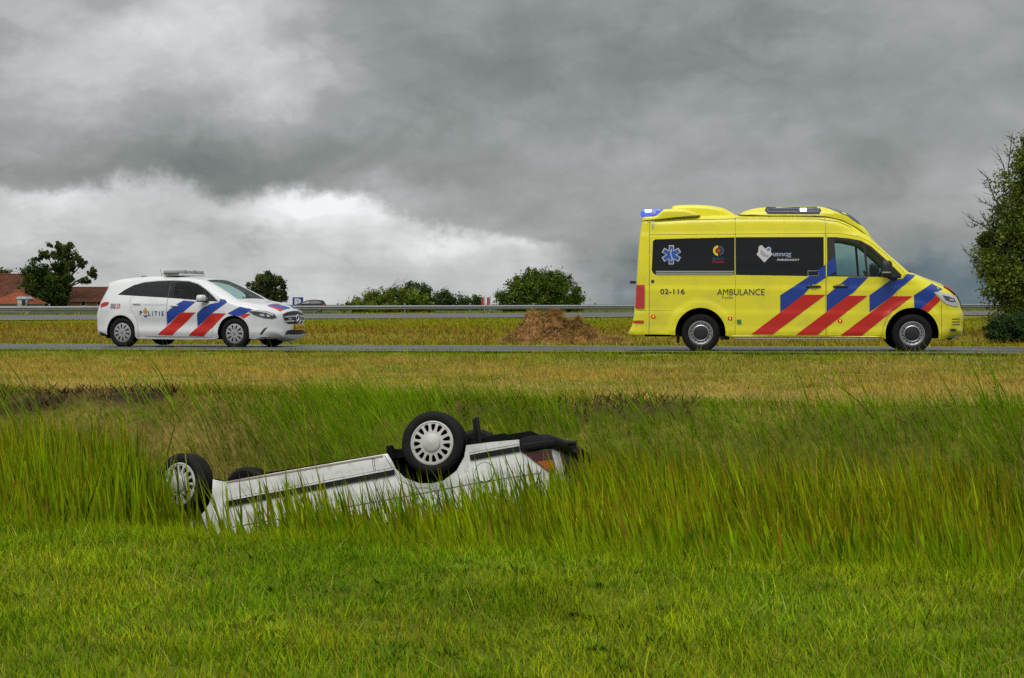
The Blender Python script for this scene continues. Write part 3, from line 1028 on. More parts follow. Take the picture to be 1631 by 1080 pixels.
        for mx, mz in ((-.83, .628), (.512, .598), (2.40, .558)):
            mk = S.decal('side_marker', [(mx - .036, mz + .026), (mx + .036, mz + .026), (mx + .036, mz - .026), (mx - .036, mz - .026)], M_RED, root, side, .010)
            S.decal('bulb', [(mx - .012, mz + .014), (mx + .014, mz + .014), (mx + .014, mz - .014), (mx - .012, mz - .014)], M_AMBERLIT, mk, side, .013)
        hl = S.decal('headlight', [(4.000, 1.056), (4.092, 1.062), (4.25, 1.035), (4.384, .990), (4.425, .885), (4.430, .805), (4.33, .82), (4.209, .852), (4.14, .906), (4.07, .98)], M_LAMP, root, side, .012, spacing=.03)
        S.decal('lamp_reflector', [(4.14, 1.005), (4.25, .985), (4.35, .95), (4.38, .885), (4.30, .885), (4.20, .915)], M_DLAMP, hl, side, .016, spacing=.03)
        S.decal('lamp_reflector', [(4.26, .945), (4.33, .935), (4.35, .905), (4.27, .915)], M_CHROME, hl, side, .02, spacing=.03)
        for zz in (.60, .55, .505):
            S.decal('bumper_louvre', [(4.30, zz), (4.46, zz), (4.45, zz - .016), (4.31, zz - .016)], M_YSEAM, root, side, .004)
        S.decal('fog_lamp', [(4.29, .425), (4.39, .42), (4.37, .375), (4.30, .375)], M_DLAMP, root, side, .006)
        S.decal('fog_lamp_trim', [(4.268, .43), (4.29, .425), (4.30, .375), (4.28, .372)], M_ALU, root, side, .006)
        S.decal('marker_lamp', [(-.868, 2.262), (-.850, 2.275), (-.835, 2.25), (-.835, 2.20), (-.850, 2.175), (-.866, 2.20)], M_ALU, root, side, .008, spacing=.03)
        S.decal('fuel_cap', arc(-.845, 1.246, .028, 0, 360, 12)[:-1], M_BLACK, root, side, .006)
        for c in (RA, FA):
            arch_liner('wheel_well', root, *c, .955, .42, side, M_DARK)
        bm = bmesh.new()
        box(bm, (1.81, side * .985, .246), (2.42, .16, .026), bevel=.006)
        bm_obj('side_step', bm, M_ALU, root, True)
        # mirror
        bm = bmesh.new(); pod(bm, (3.165, side * 1.185, 1.452), (.19, .27, .30), p=4)
        mi = bm_obj('mirror', bm, M_BLACK, root, True)
        bm = bmesh.new(); tube(bm, [(3.20, side * 1.12, 1.34), (3.33, side * .96, 1.305)], [.05, .06], 8)
        bm_obj('mirror_arm', bm, M_BLACK, mi, True)
        bm = bmesh.new(); box(bm, (3.155, side * 1.30, 1.392), (.15, .04, .026), bevel=.008)
        bm_obj('turn_signal', bm, M_ALU, mi, True)
        wheel(root, 'van', (0, side * .875, .338), side); wheel(root, 'van', (3.628, side * .875, .338), side, spin=.4)
        # stripes, clipped by windows and wheel arches
        clipF = [arc(*FA, 0, 360, 40)[:-1]]
        st = [(M_BLUE, [(1.375, 1.003), (1.869, 1.33), (2.118, 1.512), (2.307, 1.678), (2.335, 1.417), (2.17, 1.319), (1.87, 1.123), (1.776, 1.015), (1.377, .707)]),
              (M_RED, [(1.774, 1.012), (2.150, 1.012), (1.249, .323), (.88, .322)]),
              (M_BLUE, [(2.544, 1.319), (2.874, 1.318), (2.62, 1.047), (2.537, .999), (2.173, .719), (2.171, 1.003)]),
              (M_RED, [(2.535, .995), (2.866, .995), (2.164, .439), (2.014, .315), (1.648, .314)]),
              (M_BLUE, [(3.267, 1.274), (3.35, 1.272), (3.47, 1.288), (3.505, 1.345), (3.535, 1.375), (3.69, 1.352), (3.364, 1.079), (3.282, .990), (2.899, .71), (2.898, 1.003)]),
              (M_RED, [(3.28, .986), (3.623, .986), (3.155, .623), (2.763, .3), (2.4, .299)]),
              (M_BLUE, [(3.965, 1.208), (4.154, 1.111), (4.06, 1.068), (3.99, 1.062), (4.03, 1.00), (3.757, .755), (3.652, .77), (3.65, 1.003)]),
              (M_RED, [(4.035, .998), (4.105, .921), (3.894, .717), (3.757, .753)])]
        for m, poly in st:
            S.decal('stripe', poly, m, root, side, .005, clip=clipF + [g1], spacing=.04)
        S.decal('pillar_strip', [(2.150, 2.36), (2.166, 2.36), (2.172, 1.32), (2.156, 1.32)], M_YEL, root, side, .006)
    # lettering and emblems, right-hand side
    S.text('lettering', 'AMBULANCE', .283, 1.004, 1.104, 1.114, M_INK, root, bold=.0)
    S.text('lettering', 'Fryslân', .368, .930, .556, .985, M_INK, root, bold=0.)
    S.text('lettering', '02-116', -.710, 1.022, -.282, 1.116, M_INK, root)
    sr = S.decal('star_emblem', star_poly(-.519, 1.715, .168, .046), M_PALE, root, -1, .004, spacing=.05)
    S.decal('star_inner', star_poly(-.519, 1.715, .152, .034), mat('emblem_blue', (.03, .10, .42), .4), sr, -1, .007, spacing=.05)
    snake = [(-.519 + .016 * math.sin(t * 7.) * (1 - t * .5), 1.60 + .22 * t) for t in np.linspace(0, 1, 14)]
    S.decal('snake_mark', [(a - .008, b) for a, b in snake] + [(a + .008, b) for a, b in snake[::-1]], M_PALE, sr, -1, .010, spacing=.03)
    rv = S.decal('service_emblem', arc(.300, 1.785, .092, 92, 268, 18) + arc(.300, 1.785, .050, 268, 92, 12), mat('emblem_yellow', (.72, .62, .03), .4), root, -1, .006, spacing=.03)
    S.decal('emblem_half', arc(.312, 1.785, .092, -82, 88, 18) + arc(.312, 1.785, .050, 88, -82, 12), mat('emblem_slate', (.03, .07, .13), .4), rv, -1, .006, spacing=.03)
    S.decal('emblem_dot', arc(.308, 1.785, .036, 0, 360, 14)[:-1], M_RED, rv, -1, .008, spacing=.03)
    S.text('lettering', 'RAV', .205, 1.612, .405, 1.672, mat('emblem_slate', (.03, .07, .13), .4), root)
    S.text('lettering', 'Fryslân', .205, 1.560, .405, 1.602, M_RED, root)
    hs = S.decal('house_emblem', [(1.00, 1.845), (1.03, 1.876), (1.062, 1.876), (1.085, 1.845), (1.115, 1.815), (1.165, 1.850), (1.195, 1.845), (1.220, 1.812), (1.208, 1.775), (1.235, 1.715), (1.100, 1.575), (.965, 1.715), (.995, 1.77)], M_PALE, root, -1, .006, spacing=.04)
    S.decal('house_mark', [(1.135, 1.80), (1.17, 1.835), (1.205, 1.822), (1.195, 1.79), (1.16, 1.778)], mat('emblem_soft_blue', (.12, .2, .5), .5), hs, -1, .009, spacing=.03)
    S.decal('house_mark', [(1.03, 1.78), (1.06, 1.80), (1.09, 1.745), (1.15, 1.70), (1.18, 1.72), (1.16, 1.66), (1.08, 1.69), (1.04, 1.72)], mat('emblem_mauve', (.42, .36, .40), .5), hs, -1, .009, spacing=.03)
    S.text('lettering', 'umcg', 1.245, 1.660, 1.562, 1.740, M_PALE, root, bold=.035, off=.006)
    S.text('lettering', 'umcg', 1.252, 1.667, 1.556, 1.734, mat('emblem_soft_blue', (.12, .2, .5), .5), root, bold=.0, off=.009)
    S.text('lettering', 'Ambulancezorg', 1.316, 1.590, 1.700, 1.648, M_PALE, root, bold=.02)
    sq = S.decal('window_sticker', [(1.845, 1.432), (2.035, 1.432), (2.035, 1.340), (1.845, 1.340)], mat('sticker_grey', (.35, .36, .38), .5), root, -1, .005)
    S.decal('sticker_inner', [(1.855, 1.422), (2.025, 1.422), (2.025, 1.350), (1.855, 1.350)], M_BLACKGL, sq, -1, .008)
    S.decal('door_sticker', [(.625, .575), (.70, .575), (.712, .50), (.637, .495)], mat('sticker_green', (.05, .24, .06), .5), root, -1, .005)
    # front: grille, windshield edge, hood stripe, bumper step
    fz = lambda z: S.idx_at(1, z, S.top.shape[0] * 2 // 3)
    S.cap_decal('grille', [(1.00, -.56), (1.00, .56), (.74, .52), (.74, -.52)], M_BLACK, root, fz, .008)
    for z in (.95, .88, .81):
        S.cap_decal('grille_bar', [(z, -.52), (z, .52), (z - .018, .52), (z - .018, -.52)], M_CHROME, root, fz, .014)
    S.cap_decal('hood_stripe', [(1.15, .24), (1.15, .72), (1.01, .70), (1.01, .24)], M_RED, root, fz, .006)
    S.cap_decal('hood_stripe', [(1.15, -.72), (1.15, -.24), (1.01, -.24), (1.01, -.70)], M_RED, root, fz, .006)
    S.cap_decal('number_plate', [(.56, -.26), (.56, .26), (.45, .26), (.45, -.26)], M_PLATE, root, fz, .012)
    S.cap_decal('lower_intake', [(.44, -.55), (.44, .55), (.36, .5), (.36, -.5)], M_BLACK, root, fz, .008)
    bm = bmesh.new(); box(bm, (-1.22, 0, .325), (.12, 1.70, .05), bevel=.015); bm_obj('rear_step', bm, M_YEL, root, True)
    bm = bmesh.new(); box(bm, (-1.215, -.62, 1.235), (.11, .10, .05), bevel=.012); bm_obj('rear_door_hinge', bm, M_BLACK, root, True)
    for sgn in (-1, 1):
        fq = [(1.95, sgn * .05), (1.95, sgn * .72), (1.36, sgn * .72), (1.36, sgn * .05)]
        S.cap_decal('rear_window', [(a, b) for a, b in fq], M_BLACKGL, root, lambda z: S.idx_at(1, z, 0, S.top.shape[0] // 3), .006)
    # roof fairings
    wF = lambda x, z: .80 - .30 * np.clip((x - 1.9) / 1.05, 0, 1) ** 2 * 0 - .12 * sm(2.42, 2.58, z)
    Sf = Shell([(.62, 2.40), (.747, 2.476), (.914, 2.530), (1.145, 2.555), (1.6, 2.566), (2.002, 2.566), (2.134, 2.545), (2.43, 2.475), (2.591, 2.388), (2.741, 2.262), (2.869, 2.130), (2.96, 1.99)],
               [(2.90, 1.985), (2.677, 2.175), (2.431, 2.305), (2.185, 2.365), (1.939, 2.383), (1.2, 2.39)], wF, .07, .03, 10, .06)
    gF = Sf.sides([], .12)
    fr = Sf.body(gF['body'], M_YEL, root, 'roof_fairing')
    for side in (-1, 1):
        fl = Sf.decal('light_strip', [(1.16, 2.545), (1.13, 2.50), (1.17, 2.458), (2.03, 2.452), (2.06, 2.49), (2.02, 2.548)], M_SMOKE, root, side, .010, spacing=.05)
        Sf.decal('strip_frame', [(1.14, 2.562), (1.105, 2.50), (1.15, 2.440), (2.05, 2.434), (2.085, 2.49), (2.04, 2.562)], M_BLACK, fl, side, .006, spacing=.05)
        Sf.decal('lit_module', [(1.72, 2.53), (1.83, 2.53), (1.83, 2.475), (1.72, 2.475)], M_BLUELIT, fl, side, .013, spacing=.05)
        Sf.decal('fairing_seam', [(.64, 2.425), (1.2, 2.40), (1.939, 2.395), (2.185, 2.378), (2.431, 2.318), (2.677, 2.190), (2.93, 2.0), (2.93, 1.985), (2.677, 2.172), (2.431, 2.302), (2.185, 2.362), (1.939, 2.380), (1.2, 2.386), (.64, 2.41)], M_BLACK, root, side, .010, spacing=.06)
        Sf.decal('front_beacon', [(2.15, 2.555), (2.36, 2.46), (2.52, 2.395), (2.70, 2.265), (2.79, 2.215), (2.70, 2.31), (2.58, 2.402), (2.43, 2.478), (2.30, 2.515)], M_SMOKE, root, side, .008, spacing=.05)
    f2 = lambda a: Sf.idx_at(0, a, 0)
    Sf.cap_decal('front_beacon', [(2.22, .12), (2.22, .60), (2.72, .66), (2.72, .12)], M_SMOKE, root, f2, .006)
    Sf.cap_decal('front_beacon', [(2.22, -.60), (2.22, -.12), (2.72, -.12), (2.72, -.66)], M_SMOKE, root, f2, .006)
    wR = lambda x, z: .86 + 0 * x
    Sr = Shell([(-1.04, 2.30), (-1.055, 2.37), (-.99, 2.40), (-.80, 2.415), (-.70, 2.500), (-.66, 2.525), (-.45, 2.528), (-.275, 2.520), (-.143, 2.478), (-.02, 2.41)], [(-.1, 2.39), (-.46, 2.365), (-1.0, 2.31)], wR, .06, .02, 10, .05)
    Sr.body(Sr.sides([], .12)['body'], M_YEL, root, 'rear_fairing')
    Sl = Shell([(-1.05, 2.385), (-1.075, 2.44), (-1.06, 2.50), (-1.02, 2.522), (-.85, 2.53), (-.68, 2.53)], [(-.72, 2.49), (-.80, 2.425), (-.99, 2.40)], lambda x, z: .835 + 0 * x, .035, .01, 10, .04)
    lb = Sl.body(Sl.sides([], .08)['body'], M_BLUELAMP, root, 'rear_light_bar')
    for side in (-1, 1):
        Sl.decal('lit_module', [(-.99, 2.515), (-.88, 2.520), (-.88, 2.475), (-.99, 2.475)], M_BLUELIT, lb, side, .006, spacing=.04)
        Sl.decal('white_mark', [(-.86, 2.50), (-.80, 2.50), (-.80, 2.45), (-.86, 2.45)], M_PALE, lb, side, .006, spacing=.04)
        Sr.decal('fairing_seam', [(-1.0, 2.325), (-.46, 2.380), (-.03, 2.417), (-.03, 2.405), (-.46, 2.366), (-1.0, 2.312)], M_BLACK, root, side, .006)
    Sa = Shell([(-.54, 2.38), (-.545, 2.55), (-.52, 2.59), (-.434, 2.610), (-.095, 2.615), (.147, 2.598), (.387, 2.548), (.50, 2.49), (.604, 2.43)], [(.5, 2.40), (0, 2.39)], lambda x, z: .62 + 0 * x, .09, .012, 8, .05)
    Sa.body(Sa.sides([], .12)['body'], M_YEL, root, 'roof_air_unit')
    # cab interior and underside
    bm = bmesh.new(); box(bm, (1.35, 0, .32), (4.7, 1.5, .10)); box(bm, (0, 0, .34), (.14, 1.6, .14)); box(bm, (3.62, 0, .34), (.14, 1.6, .14)); box(bm, (4.0, 0, .45), (.6, 1.2, .4))
    bm_obj('chassis', bm, M_DARK, root)
    bm = bmesh.new(); box(bm, (2.10, 0, 1.30), (.03, 1.72, 1.7)); bm_obj('bulkhead', bm, M_SEAT, root)
    bm = bmesh.new(); box(bm, (3.30, 0, 1.16), (.42, 1.70, .26), bevel=.06); bm_obj('dashboard', bm, M_BLACK, root, True)
    for y in (-.48, .48): seat(root, 2.46, y, .92, h=.58)
    steering_wheel(root, 3.02, .48, 1.28)
    # wipers
    bm = bmesh.new(); tube(bm, [(3.62, -.6, 1.415), (3.60, -.05, 1.425)], .012, 6); tube(bm, [(3.62, .1, 1.415), (3.60, .6, 1.425)], .012, 6)
    bm_obj('wiper', bm, M_BLACK, root)
    bm = bmesh.new(); box(bm, (.42, -.82, .25), (.16, .2, .06)); box(bm, (-.40, -.80, .24), (.04, .24, .16)); bm_obj('mud_flap', bm, M_RUB, root)
    return root


# ------------------------------------------------------------------ police car
def build_police():
    root = empty('police_car', (-8.129, 34.721, -.186), (0, 0, R(-19)))
    tag(root, 'white police hatchback with red and blue diagonal stripes and roof light bar', 'car')
    top = [(-.77, .26), (-.83, .40), (-.845, .55), (-.835, .70), (-.80, .82), (-.755, .92), (-.70, 1.03), (-.615, 1.20), (-.58, 1.30), (-.66, 1.385), (-.60, 1.415), (-.35, 1.460), (-.03, 1.500), (.45, 1.532), (.9, 1.528), (1.3, 1.508),
           (1.60, 1.480), (1.82, 1.440), (2.1, 1.325), (2.40, 1.175), (2.66, 1.035), (2.78, 1.000), (3.05, .955), (3.35, .885), (3.54, .815), (3.63, .745), (3.665, .65), (3.68, .52), (3.69, .40), (3.70, .29), (3.66, .235), (3.5, .205)]
    FA = (2.715, .335, .365); RA = (-.02, .335, .362)
    bottom = [(3.15, .20)] + arc(*FA, -18, 196, 20) + [(2.30, .20), (1.6, .185), (.9, .185), (.36, .195)] + arc(*RA, -14, 192, 20) + [(-.45, .24)]

    def W(x, z):
        w = .895 - .285 * np.clip((z - .93) / .60, 0, 1.2) ** 1.15
        w = w - .34 * np.clip((x - 2.75) / .95, 0, 1) ** 2.1 - .24 * np.clip((-.05 - x) / .80, 0, 1) ** 2.2
        w = w - .018 * sm(.80, .93, z) + .014 * np.exp(-((z - .36) / .05) ** 2) - .03 * (1 - sm(.18, .30, z))
        w = w - .022 * np.exp(-((z - .52) / .12) ** 2) * sm(.2, .6, x) * (1 - sm(2.0, 2.4, x))
        for cx, cz, r in (FA, RA):
            d = np.hypot(x - cx, z - cz); w = w + .022 * (1 - sm(r + .03, r + .12, d))
        return w
    r = lambda x, z: .11 + .07 * sm(2.5, 3.4, x) + .06 * sm(-.2, -.7, x)
    S = Shell(top, bottom, W, r, lambda x, z: .022 + .05 * sm(2.9, 3.6, x), 12, .05)
    n = len(S.top)
    glass_all = [(-.165, 1.134), (-.025, 1.240), (.178, 1.345), (.421, 1.402), (.722, 1.430), (1.121, 1.440), (1.50, 1.425), (1.75, 1.365), (1.98, 1.245), (2.18, 1.11), (2.33, .99), (2.12, .999), (1.106, 1.069)]
    q1 = [(-.150, 1.138), (-.02, 1.232), (.178, 1.334), (.27, 1.36), (.235, 1.120)]
    q2 = [(.30, 1.365), (.421, 1.392), (.722, 1.420), (1.09, 1.428), (1.09, 1.080), (.285, 1.118)]
    q3 = [(1.215, 1.428), (1.48, 1.414), (1.73, 1.355), (1.96, 1.233), (2.08, 1.150), (2.06, 1.018), (1.215, 1.072)]
    rdoor = [(1.095, 1.445), (.722, 1.442), (.421, 1.414), (.30, 1.39), (.27, 1.128), (.16, 1.05), (.24, .80), (.36, .60), (.40, .42), (.42, .245), (1.092, .240)]
    fdoor = [(1.105, 1.450), (1.50, 1.437), (1.76, 1.376), (1.99, 1.256), (2.19, 1.12), (2.35, .985), (2.225, .96), (2.20, .70), (2.225, .40), (2.20, .240), (1.102, .240)]
    g = S.sides([('q1', q1), ('q2', q2), ('q3', q3), ('frame', glass_all), ('fdoor', offset_poly(fdoor, -.005)), ('rdoor', offset_poly(rdoor, -.005)), ('seam', fdoor), ('seam', rdoor)], .045)
    i0 = int(round(S.idx_at(0, 1.80, n // 3))); i1 = int(round(S.idx_at(0, 2.66, n // 3)))
    S.body(g['body'], M_WHITE, root, skip=lambda i, j: i0 <= i < i1 and 1 <= j < S.K - 1)
    S.cap_patch('windshield', M_GLASS, root, i0, i1, 1, S.K - 1, .002)
    for side in (-1, 1):
        S.part(g['frame'], 'window_surround', M_BLACKGL, root, side, -.003)
        S.part(g['q1'], 'quarter_window', M_BLACKGL, root, side, -.006)
        d1 = S.part(g['rdoor'], 'rear_door', M_WHITE, root, side); S.part(g['q2'], 'window', M_BLACKGL, d1, side, -.006)
        d2 = S.part(g['fdoor'], 'front_door', M_WHITE, root, side); S.part(g['q3'], 'window', M_GLASS, d2, side, -.006)
        S.part(g['seam'], 'door_gap', mat('white_gap', (.20, .20, .20), .7), root, side, -.010)
        for x0, z0, par in ((.257, .945, d1), (1.19, .905, d2)):
            y = float(S.Y([(x0 + .1, z0)])[0]); bm = bmesh.new(); box(bm, (x0 + .1, side * (y + .018), z0), (.20, .024, .030), bevel=.010); bm_obj('handle', bm, M_WHITE, par, True)
        S.decal('sill_gap', [(.40, .236), (2.24, .236), (2.24, .230), (.40, .230)], M_BLACK, root, side, .003)  # thin black line along the sill under the doors
        hp = [(3.055, .790), (3.241, .812), (3.42, .785), (3.55, .722), (3.585, .655), (3.52, .628), (3.356, .648), (3.166, .712)]
        hl = S.decal('headlight', hp, M_DLAMP, root, side, .006, spacing=.04)
        S.decal('lamp_strip', [(3.09, .790), (3.25, .805), (3.42, .775), (3.53, .715), (3.52, .700), (3.41, .755), (3.25, .785)], M_LAMP, hl, side, .009, spacing=.04)
        S.decal('lamp_reflector', [(3.27, .735), (3.36, .735), (3.38, .685), (3.30, .69)], M_LAMP, hl, side, .009, spacing=.04)
        S.decal('lamp_reflector', [(3.41, .725), (3.47, .71), (3.47, .67), (3.42, .675)], M_LAMP, hl, side, .009, spacing=.04)
        S.decal('air_slit', [(3.28, .30), (3.36, .43), (3.43, .455), (3.39, .40), (3.33, .31)], M_BLACK, root, side, .004, spacing=.04)
        S.decal('tail_lamp', [(-.60, .86), (-.40, .905), (-.35, .965), (-.40, .985), (-.52, .97), (-.62, .93)], M_TAIL, root, side, .006, spacing=.04)
        S.decal('rear_bumper_trim', [(-.62, .335), (-.37, .27), (-.40, .22), (-.62, .25)], M_BLACK, root, side, .004)
        for c in (RA, FA): arch_liner('wheel_well', root, *c, .86, .38, side, M_DARK)
        bm = bmesh.new(); pod(bm, (2.00, side * .985, 1.060), (.17, .22, .15), p=3.2); mi = bm_obj('mirror', bm, M_WHITE, root, True)
        bm = bmesh.new(); tube(bm, [(2.02, side * .93, 1.01), (2.10, side * .86, .995)], .03, 8); bm_obj('mirror_arm', bm, M_BLACK, mi, True)
        bm = bmesh.new(); box(bm, (2.005, side * .99, .994), (.15, .20, .02), bevel=.008); bm_obj('mirror_base', bm, M_BLACK, mi, True)
        wheel(root, 'police', (0, side * .79, .322), side, spin=.2); wheel(root, 'police', (2.73, side * .79, .322), side)
        clip = [arc(FA[0], FA[1], FA[2], 0, 360, 36)[:-1], glass_all]
        for m, poly in [(M_BLUE, [(1.376, .955), (1.494, 1.017), (1.794, .990), (1.509, .766), (1.458, .762), (1.107, .495), (1.107, .767)]),
                        (M_RED, [(1.458, .758), (1.811, .762), (1.236, .272), (.888, .282)]),
                        (M_BLUE, [(1.974, .855), (2.162, .943), (2.35, .975), (2.37, 1.05), (2.50, 1.03), (2.545, .975), (2.227, .762), (2.20, .745), (1.842, .458), (1.844, .738)]),
                        (M_RED, [(2.205, .745), (2.55, .748), (1.99, .254), (1.633, .266)]),
                        (M_BLUE, [(2.58, .746), (2.86, .885), (3.13, .835), (3.04, .775), (2.878, .687), (2.707, .705)]),
                        (M_RED, [(2.975, .735), (3.10, .740), (2.964, .636), (2.878, .687)])]:
            S.decal('stripe', poly, m, root, side, .0035, clip=clip)
    # lettering
    S.text('lettering', 'P', .445, .704, .512, .790, M_NAVY, root, bold=.03)
    S.text('lettering', 'L I T I E', .655, .690, 1.040, .784, M_NAVY, root, bold=.02)
    fl = S.decal('police_emblem', [(.545, .755), (.530, .80), (.555, .815), (.570, .86), (.585, .875), (.600, .855), (.612, .815), (.640, .80), (.628, .755), (.60, .735), (.57, .735)], mat('gold_print', (.50, .33, .10), .5), root, -1, .006, spacing=.03)
    S.decal('emblem_ring', arc(.588, .705, .048, 180, 360, 14) + arc(.588, .705, .022, 360, 180, 10), M_NAVY, fl, -1, .006, spacing=.03)
    S.text('lettering', 'waakzaam en dienstbaar', .50, .912, 1.05, .935, mat('pale_blue_print', (.35, .40, .62), .5), root, bold=0.)
    for k in range(4):
        S.decal('small_lines', [(-.30, .942 - k * .024), (-.175, .942 - k * .024), (-.175, .930 - k * .024), (-.30, .930 - k * .024)], mat('slate_print', (.20, .25, .38), .5), root, -1, .006)
    S.text('lettering', '112', -.165, .880, -.045, .945, M_RED, root, bold=.03)
    S.decal('small_lines', [(-.30, .856), (-.045, .862), (-.045, .848), (-.30, .842)], M_RED, root, -1, .006)
    # front end
    fz = lambda z: S.idx_at(1, z, n * 2 // 3)
    gr = S.cap_decal('grille', [(.725, -.47), (.745, -.30), (.745, .30), (.725, .47), (.62, .46), (.52, .34), (.50, 0), (.52, -.34), (.62, -.46)], M_BLACK, root, fz, .006)
    for z in (.665, .575):
        S.cap_decal('grille_bar', [(z + .014, -.46), (z + .014, .46), (z - .014, .45), (z - .014, -.45)], M_CHROME, gr, fz, .018)
    for y in (-.27, .27):
        S.cap_decal('flash_module', [(.635, y - .05), (.635, y + .05), (.605, y + .05), (.605, y - .05)], M_CLEARBAR, gr, fz, .018)
    # three-pointed star badge in a ring
    bm = bmesh.new()
    ctr = S.cap_pt(np.array([fz(.605)]), np.array([0.]), .03)[0]
    ring = [(ctr[0], ctr[1] + .095 * math.cos(a), ctr[2] + .095 * math.sin(a)) for a in np.linspace(0, 2 * math.pi, 29)]
    tube(bm, ring, .011, 6, False)
    for k in range(3):
        a = R(90 + 120 * k); tube(bm, [(ctr[0] + .008, ctr[1], ctr[2]), (ctr[0], ctr[1] + .09 * math.cos(a), ctr[2] + .09 * math.sin(a))], [.018, .004], 4)
    bm_obj('grille_badge', bm, M_CHROME, root, True)
    # number plate
    px, _, pz = S.cap_pt(np.array([fz(.44)]), np.array([0.]), .03)[0]
    pl = box_obj('number_plate', (px, 0, .445), (.016, .52, .115), M_PLATE, root, .004)
    box_obj('plate_band', (px + .010, -.238, .445), (.004, .044, .113), M_NAVY, pl)
    P, T = text_mesh('S-719-V', -.20, .408, .235, .482, .01)
    mesh('plate_text', [(px + .0105, a, b) for a, b in P], T, M_INK, pl)
    S.cap_decal('lower_intake', [(.385, -.36), (.385, .36), (.30, .50), (.30, -.50)], M_BLACK, root, fz, .006)
    S.cap_decal('bumper_lip', [(.288, -.56), (.288, .56), (.252, .56), (.252, -.56)], M_WHITE, root, fz, .020)
    fx = lambda x_: S.idx_at(0, x_, n * 2 // 3)
    # hood chevrons over the grille
    for m, poly in [(M_RED, [(3.34, -.56), (3.38, -.47), (3.585, -.34), (3.585, -.48)]), (M_BLUE, [(3.30, -.52), (3.30, -.30), (3.585, -.04), (3.585, -.33), (3.385, -.46)]),
                    (M_RED, [(3.30, -.28), (3.31, -.12), (3.42, -.13)]), (M_BLUE, [(3.30, .52), (3.30, .30), (3.585, .04), (3.585, .33), (3.385, .46)]), (M_RED, [(3.34, .56), (3.38, .47), (3.585, .34), (3.585, .48)])]:
        S.cap_decal('hood_stripe', poly, m, root, fx, .004, .05)
    S.cap_decal('hood_print', [(3.02, -.12), (3.02, .12), (3.07, .12), (3.07, -.12)], mat('pale_blue_print', (.35, .40, .62), .5), root, fx, .004)
    # roof light bar, antenna, fin
    bm = bmesh.new(); box(bm, (1.0, 0, 1.570), (.46, 1.02, .05), bevel=.02); bm_obj('light_bar_foot', bm, M_WHITE, root, True)
    bm = bmesh.new(); box(bm, (1.0, 0, 1.628), (.34, 1.16, .075), bevel=.03); lb = bm_obj('light_bar', bm, M_CLEARBAR, root, True)
    for y in (-.2, .2): box_obj('bar_divider', (1.0, y, 1.628), (.346, .025, .081), M_BLACK, lb, .008)
    box_obj('bar_base', (1.0, 0, 1.592), (.36, 1.17, .014), M_BLACK, lb, .004)
    bm = bmesh.new(); tube(bm, [(.45, .0, 1.545), (.40, 0, 1.72)], [.006, .003], 6); bm_obj('antenna', bm, M_BLACK, root)
    bm = bmesh.new(); pod(bm, (.0, 0, 1.53), (.16, .05, .05)); bm_obj('roof_fin', bm, M_BLACK, root, True)
    # inside and underneath
    bm = bmesh.new(); box(bm, (1.4, 0, .24), (3.9, 1.35, .10)); box(bm, (0, 0, .32), (.10, 1.4, .10)); box(bm, (2.73, 0, .32), (.10, 1.4, .10)); box(bm, (3.25, 0, .36), (.5, 1.0, .28)); bm_obj('chassis', bm, M_DARK, root)
    for y in (-.37, .37): seat(root, 1.45, y, .52, h=.52); seat(root, .62, y, .55, h=.50)
    bm = bmesh.new(); box(bm, (2.32, 0, .88), (.45, 1.45, .20), bevel=.06); bm_obj('dashboard', bm, M_BLACK, root, True)
    steering_wheel(root, 1.98, .37, .95)
    return root


